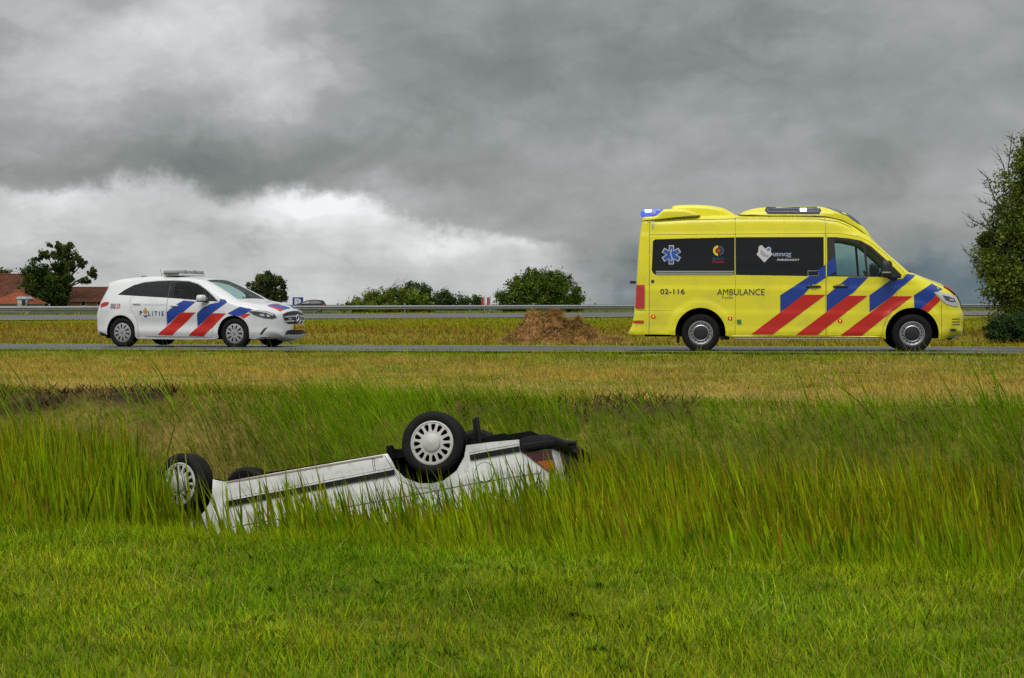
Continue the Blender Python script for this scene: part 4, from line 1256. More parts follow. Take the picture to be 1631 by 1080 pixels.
# ------------------------------------------------------------------ the overturned car
def build_wreck():
    X = np.array((-.96051, .21619, -.17514)); Y = np.array((.24897, .94885, -.19416)); Z = np.cross(X, Y)
    O = (-.551, 14.796, -.232)
    M = Matrix(((X[0], Y[0], Z[0], O[0]), (X[1], Y[1], Z[1], O[1]), (X[2], Y[2], Z[2], O[2]), (0, 0, 0, 1)))
    root = empty('overturned_car', matrix=M)
    tag(root, 'old white hatchback lying upside down on its roof in the reed ditch', 'car')
    top = [(-1.05, .42), (-1.075, .55), (-1.085, .70), (-1.06, .82), (-1.01, .92), (-.93, .99), (-.72, 1.12), (-.45, 1.275), (-.15, 1.355), (.3, 1.385), (.85, 1.385), (1.25, 1.35), (1.6, 1.18), (1.95, .98), (2.15, .93), (2.6, .875), (3.0, .79), (3.12, .70), (3.16, .58), (3.16, .45)]
    FA = (2.45, .34, .335); RA = (.018, .335, .345)
    bottom = [(3.10, .34), (2.82, .31)] + arc(*FA, -4, 186, 18) + [(2.0, .345), (1.4, .335), (.7, .328), (.42, .325)] + [(.375, .40), (.352, .475), (.275, .572), (.147, .638), (.035, .656), (-.077, .648), (-.206, .578), (-.292, .466), (-.325, .37)] + [(-.55, .375), (-.80, .39)]

    def W(x, z):
        w = .825 - .22 * np.clip((z - .90) / .5, 0, 1.2) ** 1.2 - .10 * np.clip((x - 2.3) / .9, 0, 1) ** 2 - .07 * np.clip((-.45 - x) / .65, 0, 1) ** 2
        w = w + .014 * (fbm(x + 7, z * 1.4 + 3, 2.6, 55) - .5) + .007 * (fbm(x + 7, z + 3, 7., 56) - .5)
        w = w - .012 * sm(.70, .73, z) + .010 * (1 - sm(.40, .46, z)) - .02 * (1 - sm(.32, .36, z))
        d = np.hypot(x - .018, (z - .335) * 1.08); w = w + .014 * (1 - sm(.35, .385, d))
        d = np.hypot(x - 2.45, z - .34); w = w + .014 * (1 - sm(.34, .375, d))
        return w
    S = Shell(top, bottom, W, lambda x, z: .07 + .03 * sm(2.2, 3., x), .015, 10, .06)
    win1 = [(.60, .93), (1.78, .955), (1.50, 1.14), (1.22, 1.275), (.60, 1.30)]
    win2 = [(-.30, .94), (.54, .93), (.54, 1.30), (.05, 1.285), (-.18, 1.20)]
    door = [(.56, .345), (.545, 1.335), (1.22, 1.31), (1.55, 1.15), (1.92, .955), (1.98, .74), (2.02, .60), (1.98, .352)]
    rdoor = [(.40, .43), (.33, .58), (.20, .67), (.06, .69), (-.20, .95), (-.22, 1.20), (.0, 1.315), (.535, 1.335), (.55, .343), (.44, .340)]
    g = S.sides([('w1', win1), ('w2', win2), ('door', offset_poly(door, -.005)), ('rdoor', offset_poly(rdoor, -.005)), ('seam', door), ('seam', rdoor)], .05)
    S.body(g['body'], M_OLDWHITE, root)
    for side in (-1, 1):
        d1 = S.part(g['door'], 'front_door', M_OLDWHITE, root, side); S.part(g['w1'], 'window', M_BLACKGL, d1, side, -.006)
        d2 = S.part(g['rdoor'], 'rear_door', M_OLDWHITE, root, side); S.part(g['w2'], 'window', M_BLACKGL, d2, side, -.006)
        S.part(g['seam'], 'door_gap', M_SEAM, root, side, -.010)
        for nm, x0, za, x1, zb in (('a', 2.00, .520, .365, .475), ('b', -.342, .452, -.795, .442)):
            def lift(poly, nme, m, off): S.decal(nme, poly, m, root, side, off, spacing=.08)
            lift([(x0, za + .056), (x1, zb + .052), (x1, zb + .006), (x0, za + .006)], 'side_moulding', M_GREYPL, .014)
            lift([(x0, za + .004), (x1, zb + .004), (x1, zb - .008), (x0, za - .008)], 'chrome_highlight_trim', M_OLDWHITE, .018)  # chrome strip given white paint for its bright highlight
            lift([(x0, za - .010), (x1, zb - .010), (x1, zb - .014), (x0, za - .014)], 'moulding_gap', M_BLACK, .012)
        S.decal('shoulder_groove', [(1.97, .770), (.36, .737), (-.27, .718), (-.94, .709), (-.94, .703), (-.27, .712), (.36, .731), (1.97, .764)], M_SEAM, root, side, .002)
        fc = arc(-.455, .627, .083, 0, 360, 24)[:-1]
        lp = offset_poly(fc, .005)
        S.decal('fuel_flap', lp, M_SEAM, root, side, .0015, spacing=.03); S.decal('fuel_flap_lid', fc, M_OLDWHITE, root, side, .003, spacing=.03)
        S.decal('panel_joint', [(-.66, .51), (-.655, .51), (-.66, .70), (-.665, .70)], M_SEAM, root, side, .002)
        tl = S.decal('tail_lamp', [(-.825, .512), (-1.06, .516), (-1.075, .70), (-1.04, .735), (-.985, .675)], M_OLDTAIL, root, side, .010, spacing=.04)
        S.decal('turn_lamp', [(-.925, .604), (-1.065, .604), (-1.07, .70), (-1.04, .728), (-.99, .672)], M_AMBER, tl, side, .014, spacing=.04)
        S.decal('lamp_divider', [(-.895, .588), (-1.065, .588), (-1.066, .602), (-.915, .602)], M_BLACK, tl, side, .016, spacing=.04)
        for c in (RA, FA): arch_liner('wheel_well', root, c[0], c[1] + .0, c[2] - .01, .79, .40, side, M_DARK)
        S.decal('rusty_sill', [(.46, .350), (1.95, .362), (2.0, .352), (1.95, .346), (.46, .334)], M_RUST, root, side, .003)
        wheel(root, 'old', (0, side * .72, .293), side, spin=.1)
        wheel(root, 'old', (2.445, side * .72, .293), side, steer=17, spin=.15)
        bm = bmesh.new(); box(bm, (-.405, side * .72, .245), (.030, .16, .24), rotz=side * .5, bevel=.008)
        bm_obj('mud_flap', bm, M_GREYPL, root, True)
        bm = bmesh.new(); box(bm, (.44, side * .66, .285), (.06, .06, .10), bevel=.01); bm_obj('jacking_point', bm, M_DARK, root, True)
        bm = bmesh.new(); pod(bm, (1.74, side * .92, .98), (.15, .18, .11), p=3.2); bm_obj('mirror', bm, M_BLACK, root, True)
    # bumpers
    wb = lambda x, z: .855 - .10 * np.clip((-.85 - x) / .32, 0, 1) ** 2.4 + 0 * z
    B = Shell([(-.80, .395), (-.80, .44), (-.82, .508), (-1.04, .502), (-1.12, .50), (-1.17, .46), (-1.16, .41), (-1.10, .375)][::-1], [(-.83, .378), (-1.0, .374)], wb, .03, .01, 12, .05, smooth=False)
    # the run has to go rear, top, front
    B = Shell([(-1.06, .378), (-1.115, .41), (-1.125, .46), (-1.09, .502), (-.98, .508), (-.86, .512), (-.805, .505), (-.797, .44), (-.80, .392)], [(-.86, .380), (-.98, .377)], wb, .04, .012, 12, .05)
    rb = B.body(B.sides([], .08)['body'], M_GREYPL, root, 'rear_bumper')
    B.decal('bumper_groove', [(-.83, .452), (-1.10, .446), (-1.10, .441), (-.83, .446)], M_BLACK, rb, -1, .003)
    Fb = Shell([(2.86, .36), (2.85, .46), (2.90, .52), (3.10, .53), (3.26, .50), (3.28, .42), (3.24, .35)], [(3.1, .335), (2.95, .335)], lambda x, z: .83 - .16 * np.clip((x - 2.9) / .38, 0, 1) ** 2 + 0 * z, .04, .02, 12, .05)
    Fb.body(Fb.sides([], .08)['body'], M_GREYPL, root, 'front_bumper')
    # number plate board on the tailgate and tow bar
    bm = bmesh.new()
    tube(bm, [(-.85, -.3, .38), (-1.05, -.3, .40), (-1.16, -.3, .425), (-1.20, -.3, .43)], .024, 8)
    tube(bm, [(-1.185, -.3, .43), (-1.175, -.3, .49)], .016, 8); pod(bm, (-1.173, -.3, .51), (.055, .055, .055), p=2)
    bm_obj('tow_bar', bm, M_GREYPL, root, True)
    S.cap_decal('rear_panel', [(.52, -.5), (.52, .5), (.72, .5), (.72, -.5)], M_BLACK, root, lambda z: S.idx_at(1, z, 0, len(S.top) // 3), .006)
    # underbody
    bm = bmesh.new()
    box(bm, (1.05, 0, .345), (3.9, 1.50, .05)); box(bm, (1.2, 0, .305), (2.6, .22, .05), bevel=.01)
    for s_ in (-1, 1): box(bm, (1.2, s_ * .58, .315), (1.6, .10, .045), bevel=.01); box(bm, (1.2, s_ * .735, .325), (1.58, .03, .03))
    tube(bm, [(0, -.70, .293), (0, .70, .293)], .035, 8); tube(bm, [(2.445, -.66, .30), (2.445, .66, .30)], .025, 8)
    box(bm, (2.5, 0, .36), (.7, .9, .16), bevel=.03)
    tube(bm, [(2.2, .2, .28), (1.2, .22, .28), (.4, .25, .29), (.1, .4, .27), (-.4, .45, .30), (-1.05, .45, .34)], .028, 8); box(bm, (-.55, .42, .30), (.45, .2, .12), bevel=.04)
    box(bm, (-.35, -.15, .32), (.5, .6, .14), bevel=.04)
    tube(bm, [(.45, -.62, .30), (0, -.64, .30)], .03, 6)
    bm_obj('underbody', bm, M_DARK, root, True)
    return root


# ------------------------------------------------------------------ distant dark car
def build_far_car():
    d = 190.; x0 = (519 - 815.5) / 2500 * d
    root = empty('dark_car', (x0 - .75, d, float(ground_z(x0, d, False)) + .06), (0, 0, R(184)))
    tag(root, 'dark grey hatchback driving behind the far guardrail', 'car')
    top = [(-.78, .25), (-.83, .5), (-.80, .80), (-.74, .95), (-.55, 1.22), (-.45, 1.36), (-.1, 1.43), (.6, 1.47), (1.2, 1.45), (1.6, 1.37), (2.1, 1.13), (2.45, .97), (3.0, .88), (3.4, .76), (3.50, .6), (3.50, .3)]
    FA = (2.65, .33, .36); RA = (0, .33, .36)
    bottom = [(3.2, .22)] + arc(*FA, -15, 195, 14) + [(1.3, .2)] + arc(*RA, -15, 195, 14) + [(-.5, .24)]
    W = lambda x, z: .88 - .26 * np.clip((z - .9) / .55, 0, 1.2) ** 1.2 - .25 * np.clip((x - 2.7) / .8, 0, 1) ** 2 - .15 * np.clip((-.1 - x) / .7, 0, 1) ** 2
    S = Shell(top, bottom, W, .12, .02, 8, .1)
    w1 = [(1.15, 1.02), (2.05, .99), (1.75, 1.20), (1.45, 1.34), (1.15, 1.37)]; w2 = [(-.3, 1.06), (1.05, 1.02), (1.05, 1.37), (.5, 1.37), (.0, 1.30)]
    g = S.sides([('w1', w1), ('w2', w2)], .2)
    dk = mat('dark_grey_paint', (.010, .010, .012), .6, coat=.0, var=.05)
    n = len(S.top); i0 = int(S.idx_at(0, 1.55, n // 3)); i1 = int(S.idx_at(0, 2.35, n // 3))
    S.body(g['body'], dk, root, skip=lambda i, j: i0 <= i < i1 and 1 <= j < S.K - 1)
    S.cap_patch('windshield', M_GLASSD, root, i0, i1, 1, S.K - 1)
    for side in (-1, 1):
        S.part(g['w1'], 'window', M_GLASSD, root, side, -.004); S.part(g['w2'], 'rear_window', M_BLACKGL, root, side, -.004)
        S.decal('tail_lamp', [(-.74, .80), (-.45, .86), (-.42, .98), (-.68, .99)], M_TAIL, root, side, .01)
        wheel(root, 'far', (0, side * .78, .32), side); wheel(root, 'far', (2.65, side * .78, .32), side)
        for c in (RA, FA): arch_liner('wheel_well', root, *c, .84, .35, side, M_DARK)
        bm = bmesh.new(); pod(bm, (1.95, side * .97, 1.02), (.17, .2, .14)); bm_obj('mirror', bm, M_CHROME, root, True)
    return root


build_ambulance(); build_police(); build_wreck(); build_far_car()


# ------------------------------------------------------------------ grass, reeds, leaves
def blades(name, P, h, w, lean, curve, face, c0, c1, segs, m, label, cat, taper=1.6, parent=None, tip=None):
    """one strip per blade; lean and curve are (N,2) horizontal shifts as a share of the height"""
    N = len(P)
    L = segs
    t = np.linspace(0, 1, L + 1)
    V = np.zeros((N, 2 * L + 1, 3), np.float32); C = np.zeros((N, 2 * L + 1, 3), np.float32)
    sx = np.cos(face); sy = np.sin(face)
    mag2 = (lean ** 2).sum(1) + (curve ** 2).sum(1) * .8
    up = np.sqrt(np.clip(1 - .75 * np.minimum(mag2, 1.2), .12, 1))
    for k in range(L + 1):
        c = np.stack([P[:, 0] + h * (lean[:, 0] * t[k] + curve[:, 0] * t[k] ** 2), P[:, 1] + h * (lean[:, 1] * t[k] + curve[:, 1] * t[k] ** 2),
                      P[:, 2] + h * up * (t[k] - .12 * np.hypot(curve[:, 0], curve[:, 1]) * t[k] ** 3)], 1)
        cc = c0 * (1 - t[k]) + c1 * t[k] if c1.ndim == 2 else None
        if k == L:
            V[:, 2 * L] = c; C[:, 2 * L] = cc if tip is None else tip
        else:
            hw = w * .5 * (1 - t[k] ** taper) * (.75 + .25 * min(1, t[k] * 4 + .2))
            V[:, 2 * k] = c; V[:, 2 * k + 1] = c
            V[:, 2 * k, 0] -= sx * hw; V[:, 2 * k, 1] -= sy * hw
            V[:, 2 * k + 1, 0] += sx * hw; V[:, 2 * k + 1, 1] += sy * hw
            C[:, 2 * k] = cc; C[:, 2 * k + 1] = cc
    base = (np.arange(N) * (2 * L + 1))[:, None]
    q = []
    for k in range(L - 1): q += [2 * k, 2 * k + 1, 2 * k + 3, 2 * k + 2]
    q += [2 * L - 2, 2 * L - 1, 2 * L]
    loops = (base + np.array(q)[None]).ravel()
    st1 = np.array([4 * k for k in range(L)])
    starts = ((np.arange(N) * len(q))[:, None] + st1[None]).ravel()
    o = np_mesh(name, V.reshape(-1, 3), loops, starts, m, parent, C.reshape(-1, 3))
    if label: tag(o, label, cat, kind='stuff')
    return o


def scatter(n, y0, y1, half, margin=1.6, power=1.0):
    """points in the wedge in front of the place where the picture was taken, denser close by"""
    u = RNG.random(n)
    y = y0 + (y1 - y0) * u ** power
    x = (RNG.random(n) * 2 - 1) * (y * half + margin)
    return x, y


GAIN = np.array((2.15, 2.10, .40))


def jit(base, n, s=.2):
    b = (np.array(base) * GAIN)[None] * (1 + s * RNG.standard_normal((n, 1)))
    return np.clip(b * (1 + .06 * RNG.standard_normal((n, 3))), .002, .9)


def mixc(a, b, t):
    return a * (1 - t[:, None]) + b * t[:, None]


M_GRASS = leaf_mat('grass_blades', .25, .9, .02, .7, .30, .6)
M_REED = leaf_mat('reed_blades', .30, .75, .05, .8, .32, .15)
M_LEAF = leaf_mat('tree_leaves', .25, .7, .12, .35, .25, .25)
CAR_O = np.array((-.551, 14.796)); CAR_X = np.array((-.9756, .2196)); CAR_Y = np.array((.2538, .9672))


def in_car(x, y, pad=.0):
    a = (x - CAR_O[0]) * CAR_X[0] + (y - CAR_O[1]) * CAR_X[1]; b = (x - CAR_O[0]) * CAR_Y[0] + (y - CAR_O[1]) * CAR_Y[1]
    return (a > -1.2 - pad) & (a < 3.25 + pad) & (b > -.86 - pad) & (b < .86 + pad)


def car_band(x, y):
    """how much a place lies in the strip on the near side of the wreck"""
    a = (x - CAR_O[0]) * CAR_X[0] + (y - CAR_O[1]) * CAR_X[1]; b = (x - CAR_O[0]) * CAR_Y[0] + (y - CAR_O[1]) * CAR_Y[1]
    return sm(-1.3, -.2, a) * (1 - sm(1.9, 2.5, a)) * (b < 0)


def lawn():
    n = 210000
    x, y = scatter(n, 4.8, 12.6, .36, 1.6, .95)
    v = vroad(x, y)
    k = v < -16.15 + .25 * (fbm(x, y, 1.3, 40) - .5) * 2
    x, y = x[k], y[k]; n = len(x)
    cl = fbm(x, y, 2.6, 5); c2 = fbm(x, y, .7, 9)
    # gather blades into small tufts
    tx = x + .05 * RNG.standard_normal(n); ty = y + .05 * RNG.standard_normal(n)
    z = ground_z(tx, ty)
    h = (.028 + .045 * RNG.random(n) ** 1.5) * (.35 + 1.55 * cl); h[RNG.random(n) < .05] *= 1.9
    w = .0045 + .0045 * RNG.random(n)
    a = RNG.random(n) * 2 * math.pi
    mag = .25 + .75 * RNG.random(n)
    lean = np.stack([np.cos(a), np.sin(a)], 1) * (mag * .45)[:, None] + np.array((-.12, 0))
    curve = np.stack([np.cos(a), np.sin(a)], 1) * (mag * .7 * RNG.random(n))[:, None]
    g = 1.2 * mixc(jit((.075, .138, .014), n), jit((.148, .180, .020), n), np.clip((c2 - .38) * 3.0 + .25 * RNG.standard_normal(n), 0, 1))
    dry = RNG.random(n) < (.04 + .14 * np.clip(.60 - cl, 0, 1))
    g[dry] = jit((.19, .145, .10), dry.sum())
    dk = RNG.random(n) < .18; g[dk] = jit((.045, .105, .012), dk.sum())
    blades('lawn_grass', np.stack([tx, ty, z - .004], 1), h, w, lean, curve, RNG.random(n) * math.pi, g * .85, g * 1.12, 2, M_GRASS, 'short mown green grass of the near bank', 'grass')
    # low broad-leaved weeds in rosettes
    nc = 170; cx, cy = scatter(nc, 5.2, 11.2, .36, 1.4, .9); kk = vroad(cx, cy) < -16.5; cx, cy = cx[kk], cy[kk]; nc = len(cx)
    i = RNG.integers(0, nc, nc * 16); rs = (.03 + .07 * RNG.random(nc))[i]; a = RNG.random(len(i)) * 6.283; rr = np.sqrt(RNG.random(len(i))) * rs
    wx = cx[i] + rr * np.cos(a); wy = cy[i] + rr * np.sin(a)
    lean = np.stack([np.cos(a), np.sin(a)], 1) * (.5 + .35 * RNG.random(len(i)))[:, None]
    c = mixc(jit((.050, .100, .030), len(i)), jit((.090, .130, .04), len(i)), RNG.random(nc)[i])
    blades('lawn_weeds', np.stack([wx, wy, ground_z(wx, wy) + .012], 1), .025 + .035 * RNG.random(len(i)), .009 + .010 * RNG.random(len(i)), lean, lean * .3, a + math.pi / 2, c, c * 1.2, 3, M_GRASS, 'low broad-leaved weeds dotted through the near grass', 'weeds', 2.6)
    # longer single stalks and pale dead straws lying about
    n = 1500
    x, y = scatter(n, 5.2, 11.5, .36, 1.6, .9); k = vroad(x, y) < -16.3; x, y = x[k], y[k]; n = len(x)
    a = RNG.random(n) * 2 * math.pi; h = .06 + .10 * RNG.random(n)
    lean = np.stack([np.cos(a), np.sin(a) * .6], 1) * (.35 + .55 * RNG.random(n))[:, None]
    c = mixc(jit((.11, .17, .02), n), jit((.20, .19, .25), n), (RNG.random(n) < .3).astype(float))
    blades('grass_stalks', np.stack([x, y, ground_z(x, y) + .01], 1), h, .004 + .003 * RNG.random(n), lean, lean * .5, RNG.random(n) * math.pi, c, c * 1.1, 4, M_GRASS, 'loose longer stalks and dry straws in the near grass', 'grass')


def reeds():
    n = 37000
    u = (RNG.random(n) * 2 - 1) * 11.5; v = -16.35 + 4.2 * RNG.random(n) ** .95
    # they stand in clumps
    u = u + .06 * RNG.standard_normal(n); v = v + .05 * RNG.standard_normal(n)
    p = R0[None] + u[:, None] * RU[None] + v[:, None] * RV[None]; x, y = p[:, 0], p[:, 1]
    d = fbm(x, y, 1.1, 60)
    keep = (~in_car(x, y, .03)) & (RNG.random(n) < .30 + 1.0 * d) & (y > 6.5) & (v > -16.4 + .9 * np.clip(fbm(x, y, .9, 64) - .35, 0, 1) * (RNG.random(n) < .85))
    cb = car_band(x, y)
    keep &= RNG.random(n) < 1 - (.45 + .2 * sm(-1.5, -2.6, x)) * cb
    fw = np.hypot((x + 2.35) / .75, (y - 12.3) / 2.0); keep &= ~((fw < 1) & (RNG.random(n) < .55))
    # flattened swath beside the front of the wreck
    keep &= ~((x < -2.2) & (x > -3.8) & (v > -12.9) & (RNG.random(n) < .75))
    x, y, v, d, cb = x[keep], y[keep], v[keep], d[keep], cb[keep]; n = len(x)
    z = ground_z(x, y)
    top = np.interp(v, [-16.4, -15.9, -15.0, -13.5, -12.2], [-.56, -.57, -.54, -.47, -.34]) + .20 * (d - .5) + .09 * RNG.standard_normal(n)
    top = top + .12 * sm(-3.2, -4.2, x) * sm(-16.2, -15., v) - (.16 + .10 * sm(-1.5, -3.0, x)) * cb * sm(-16.7, -16.0, v)
    h = np.clip(top - z, .12, 1.5)
    w = .019 + .022 * RNG.random(n) ** 1.3
    wind = np.array((-.15, -.02))
    lean = wind[None] * (.1 + 1.1 * RNG.random(n))[:, None] + .095 * RNG.standard_normal((n, 2))
    lean[:, 0] += .12 * (x < -3.2)
    curve = wind[None] * (.2 + .9 * RNG.random(n) ** 2)[:, None] + .05 * RNG.standard_normal((n, 2))
    bent = RNG.random(n) < .045
    curve[bent] += np.stack([RNG.standard_normal(bent.sum()) * .5, RNG.standard_normal(bent.sum()) * .3], 1)
    mixf = np.clip(fbm(x, y, .6, 71) * 1.6 - .3 + .25 * RNG.standard_normal(n), 0, 1)
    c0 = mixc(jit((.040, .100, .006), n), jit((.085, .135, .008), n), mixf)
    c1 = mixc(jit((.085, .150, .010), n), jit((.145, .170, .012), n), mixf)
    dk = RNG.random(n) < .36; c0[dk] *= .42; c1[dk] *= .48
    c0 *= 1.1; c1 *= 1.08; lt = RNG.random(n) < .2; c0[lt] *= 1.4; c1[lt] *= 1.4  # random blades lightened in colour as if lit from the front
    tipc = c1.copy(); br = RNG.random(n) < .30 + .22 * sm(.3, 1.5, x); tipc[br] = jit((.16, .085, .02), br.sum())
    dead = RNG.random(n) < .03; c0[dead] = jit((.11, .08, .05), dead.sum()); c1[dead] = jit((.15, .11, .07), dead.sum())
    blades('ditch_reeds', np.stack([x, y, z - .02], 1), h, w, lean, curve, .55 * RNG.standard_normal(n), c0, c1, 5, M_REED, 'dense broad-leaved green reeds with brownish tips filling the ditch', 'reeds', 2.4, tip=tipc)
    # finer grass edging the lawn
    n = 30000
    u = (RNG.random(n) * 2 - 1) * 9; v = -16.7 + .8 * RNG.random(n)
    p = R0[None] + u[:, None] * RU[None] + v[:, None] * RV[None]; x, y = p[:, 0], p[:, 1]
    k = (RNG.random(n) < .25 + .9 * fbm(x, y, 1.6, 33)) & (y > 6.0); x, y = x[k], y[k]; n = len(x)
    a = RNG.random(n) * 6.283; h = (.08 + .17 * RNG.random(n) ** 1.3) * (1 - .35 * car_band(x, y))
    lean = np.stack([np.cos(a), np.sin(a)], 1) * (.3 * RNG.random(n))[:, None] + np.array((-.15, 0))
    c = mixc(jit((.085, .150, .012), n), jit((.17, .19, .02), n), RNG.random(n))
    blades('bank_edge_grass', np.stack([x, y, ground_z(x, y) - .01], 1), h, .004 + .004 * RNG.random(n), lean, lean * .8, RNG.random(n) * math.pi, c * .85, c * 1.1, 3, M_GRASS, 'taller grass fringe where the lawn meets the reeds', 'grass')


def far_bank():
    n = 72000
    u = (RNG.random(n) * 2 - 1) * 13; v = -12.5 + 2.45 * RNG.random(n)
    p = R0[None] + u[:, None] * RU[None] + v[:, None] * RV[None]; x, y = p[:, 0], p[:, 1]
    d = fbm(x, y, .9, 80); so = soil_mask(x, y)
    keep = (~in_car(x, y, .0)) & (RNG.random(n) < .3 + 1.0 * d) & (RNG.random(n) > so * .9)
    x, y, v, d = x[keep], y[keep], v[keep], d[keep]; n = len(x)
    z = ground_z(x, y)
    lft = sm(-1.8, -3.2, x)
    h = (.22 + .36 * RNG.random(n)) * (.55 + .95 * d) * np.interp(v, [-12.4, -11.2, -10.4, -10.0], [1.15, .90, .55, .25]) * (1 - .25 * lft)
    p2 = np.stack([x, y], 1) + RV[None] * .55; h = h * (1 - .6 * np.clip(soil_mask(p2[:, 0], p2[:, 1]) * 1.3, 0, 1))
    tall = (RNG.random(n) < .07 * (1 - lft)) & (v < -10.4); h[tall] *= 1.5
    wind = np.array((-.30, -.10))
    lean = wind[None] * (.2 + .9 * RNG.random(n))[:, None] + .15 * RNG.standard_normal((n, 2))
    curve = wind[None] * (.3 + 1.0 * RNG.random(n))[:, None] + .12 * RNG.standard_normal((n, 2))
    lean[:, 1] -= .12 * lft; 
    dryf = np.clip(lft * .8 * sm(-12.2, -11.2, v) + (fbm(x, y, .7, 91) - .70) * 2.0 * (1 - .6 * (1 - lft)) + .5 * sm(-10.7, -10.1, v), 0, 1) * (RNG.random(n) < .8)
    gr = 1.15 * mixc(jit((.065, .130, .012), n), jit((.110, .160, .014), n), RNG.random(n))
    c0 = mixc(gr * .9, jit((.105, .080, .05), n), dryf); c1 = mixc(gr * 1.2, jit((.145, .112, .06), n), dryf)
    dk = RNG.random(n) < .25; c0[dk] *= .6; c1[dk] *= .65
    pale = RNG.random(n) < .02; c1[pale] = jit((.13, .17, .14), pale.sum())
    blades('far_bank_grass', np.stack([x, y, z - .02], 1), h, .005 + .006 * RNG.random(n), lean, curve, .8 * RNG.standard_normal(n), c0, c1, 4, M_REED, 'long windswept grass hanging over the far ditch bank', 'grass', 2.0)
    # a few tall leaning reed plumes along the lip
    n = 520
    cx = RNG.random(30) * 20 - 9
    i = RNG.integers(0, 30, n)
    u = cx[i] + .22 * RNG.standard_normal(n); v = -11.0 + .35 * RNG.standard_normal(n)
    p = R0[None] + u[:, None] * RU[None] + v[:, None] * RV[None]; x, y = p[:, 0], p[:, 1]
    k = ~in_car(x, y, .1); x, y = x[k], y[k]; n = len(x)
    h = .42 + .42 * RNG.random(n)
    lean = np.array((-.45, -.05))[None] * (.5 + .6 * RNG.random(n))[:, None] + .1 * RNG.standard_normal((n, 2)); curve = np.array((-.5, -.05))[None] * RNG.random(n)[:, None]
    c = jit((.085, .155, .02), n)
    blades('reed_plumes', np.stack([x, y, ground_z(x, y)], 1), h, .010 + .008 * RNG.random(n), lean, curve, .6 * RNG.standard_normal(n), c * .9, c * 1.25, 6, M_REED, 'tall leaning reed shoots along the far bank', 'reeds', 2.0)
    # grass pushed flat behind the front of the wreck
    n = 2600
    u = -4.6 + 2.6 * RNG.random(n); v = -12.6 + 1.0 * RNG.random(n)
    p = R0[None] + u[:, None] * RU[None] + v[:, None] * RV[None]; x, y = p[:, 0], p[:, 1]
    k = ~in_car(x, y, .0); x, y = x[k], y[k]; n = len(x)
    a = RNG.normal(0.2, .7, n); h = .25 + .35 * RNG.random(n)
    lean = np.stack([np.cos(a), -.3 + .3 * np.sin(a)], 1) * .75; c = mixc(jit((.07, .14, .02), n), jit((.20, .25, .10), n), (RNG.random(n) < .25).astype(float))
    blades('flattened_grass', np.stack([x, y, ground_z(x, y) + .08], 1), h, .007 + .006 * RNG.random(n), lean, np.stack([.2 * RNG.standard_normal(n), .2 * RNG.standard_normal(n)], 1), RNG.random(n) * 3.14, c, c * 1.15, 4, M_REED, 'flattened grass behind the front wheel of the overturned car', 'grass')


def verge():
    n = 230000
    u = (RNG.random(n) * 2 - 1) * 15; v = -10.9 + (10.95 + .35 * RNG.random(n)) * RNG.random(n) ** .9
    p = R0[None] + u[:, None] * RU[None] + v[:, None] * RV[None]; x, y = p[:, 0], p[:, 1]
    k = (np.abs(x) < y * .40 + 1.5) & (RNG.random(n) > soil_mask(x, y) * .93) & (RNG.random(n) < .45 + .7 * fbm(x, y, 1.5, 12))
    x, y, v = x[k], y[k], v[k]; n = len(x)
    a = RNG.random(n) * 6.283
    c2 = fbm(x, y, .8, 15)
    h = (.035 + .06 * RNG.random(n)) * (.6 + .9 * c2) * np.interp(v, [-11, -9.5, -2, -.6, 0], [1.0, .8, 1.0, 1.25, 1.15]); h[RNG.random(n) < .015] *= 2.6
    lean = np.stack([np.cos(a), np.sin(a)], 1) * (.5 * RNG.random(n))[:, None] + np.array((-.15, -.05)); 
    dry = np.clip((c2 - .36) * 2.4 + .22 * RNG.standard_normal(n) + np.interp(v, [-10.5, -9, -5, -2.5, -1], [.45, .6, .5, .2, -.3]), 0, 1)
    g = mixc(jit((.095, .145, .010), n), jit((.270, .190, .17), n), dry)
    blades('verge_grass', np.stack([x, y, ground_z(x, y) - .004], 1), h, .006 + .005 * RNG.random(n), lean, lean * .6, RNG.random(n) * 3.14, g * .9, g * 1.1, 2, M_GRASS, 'short yellowish grass of the verge below the road', 'grass')
    n = 450
    u = (RNG.random(n) * 2 - 1) * 14; v = -10.5 + 10.2 * RNG.random(n)
    p = R0[None] + u[:, None] * RU[None] + v[:, None] * RV[None]; x, y = p[:, 0], p[:, 1]
    h = .10 + .16 * RNG.random(n); lean = .3 * RNG.standard_normal((n, 2)); c = mixc(jit((.08, .13, .01), n), jit((.20, .12, .05), n), (RNG.random(n) < .4).astype(float))
    blades('verge_weeds', np.stack([x, y, ground_z(x, y)], 1), h, .006 + .004 * RNG.random(n), lean, lean, RNG.random(n) * 3.14, c, c, 3, M_GRASS, 'scattered weeds and seed stalks standing in the verge', 'weeds')
    # scraped clods and roots on the bare lip
    n = 9000
    u = (RNG.random(n) * 2 - 1) * 13; v = -10.35 + .45 * RNG.standard_normal(n)
    p = R0[None] + u[:, None] * RU[None] + v[:, None] * RV[None]; x, y = p[:, 0], p[:, 1]
    k = RNG.random(n) < soil_mask(x, y) * 1.2; x, y = x[k], y[k]; n = len(x)
    a = RNG.random(n) * 6.283; lean = np.stack([np.cos(a), np.sin(a)], 1) * (.5 + .4 * RNG.random(n))[:, None]
    c = mixc(jit((.022, .014, .03), n), jit((.12, .075, .14), n), (RNG.random(n) < .4).astype(float))
    blades('dead_roots', np.stack([x, y, ground_z(x, y) + .01], 1), .06 + .10 * RNG.random(n), .010 + .012 * RNG.random(n), lean, .3 * RNG.standard_normal((n, 2)), RNG.random(n) * 3.14, c, c, 3, M_GRASS, 'brown dead roots and cut stubble on the bare soil lip', 'stubble')


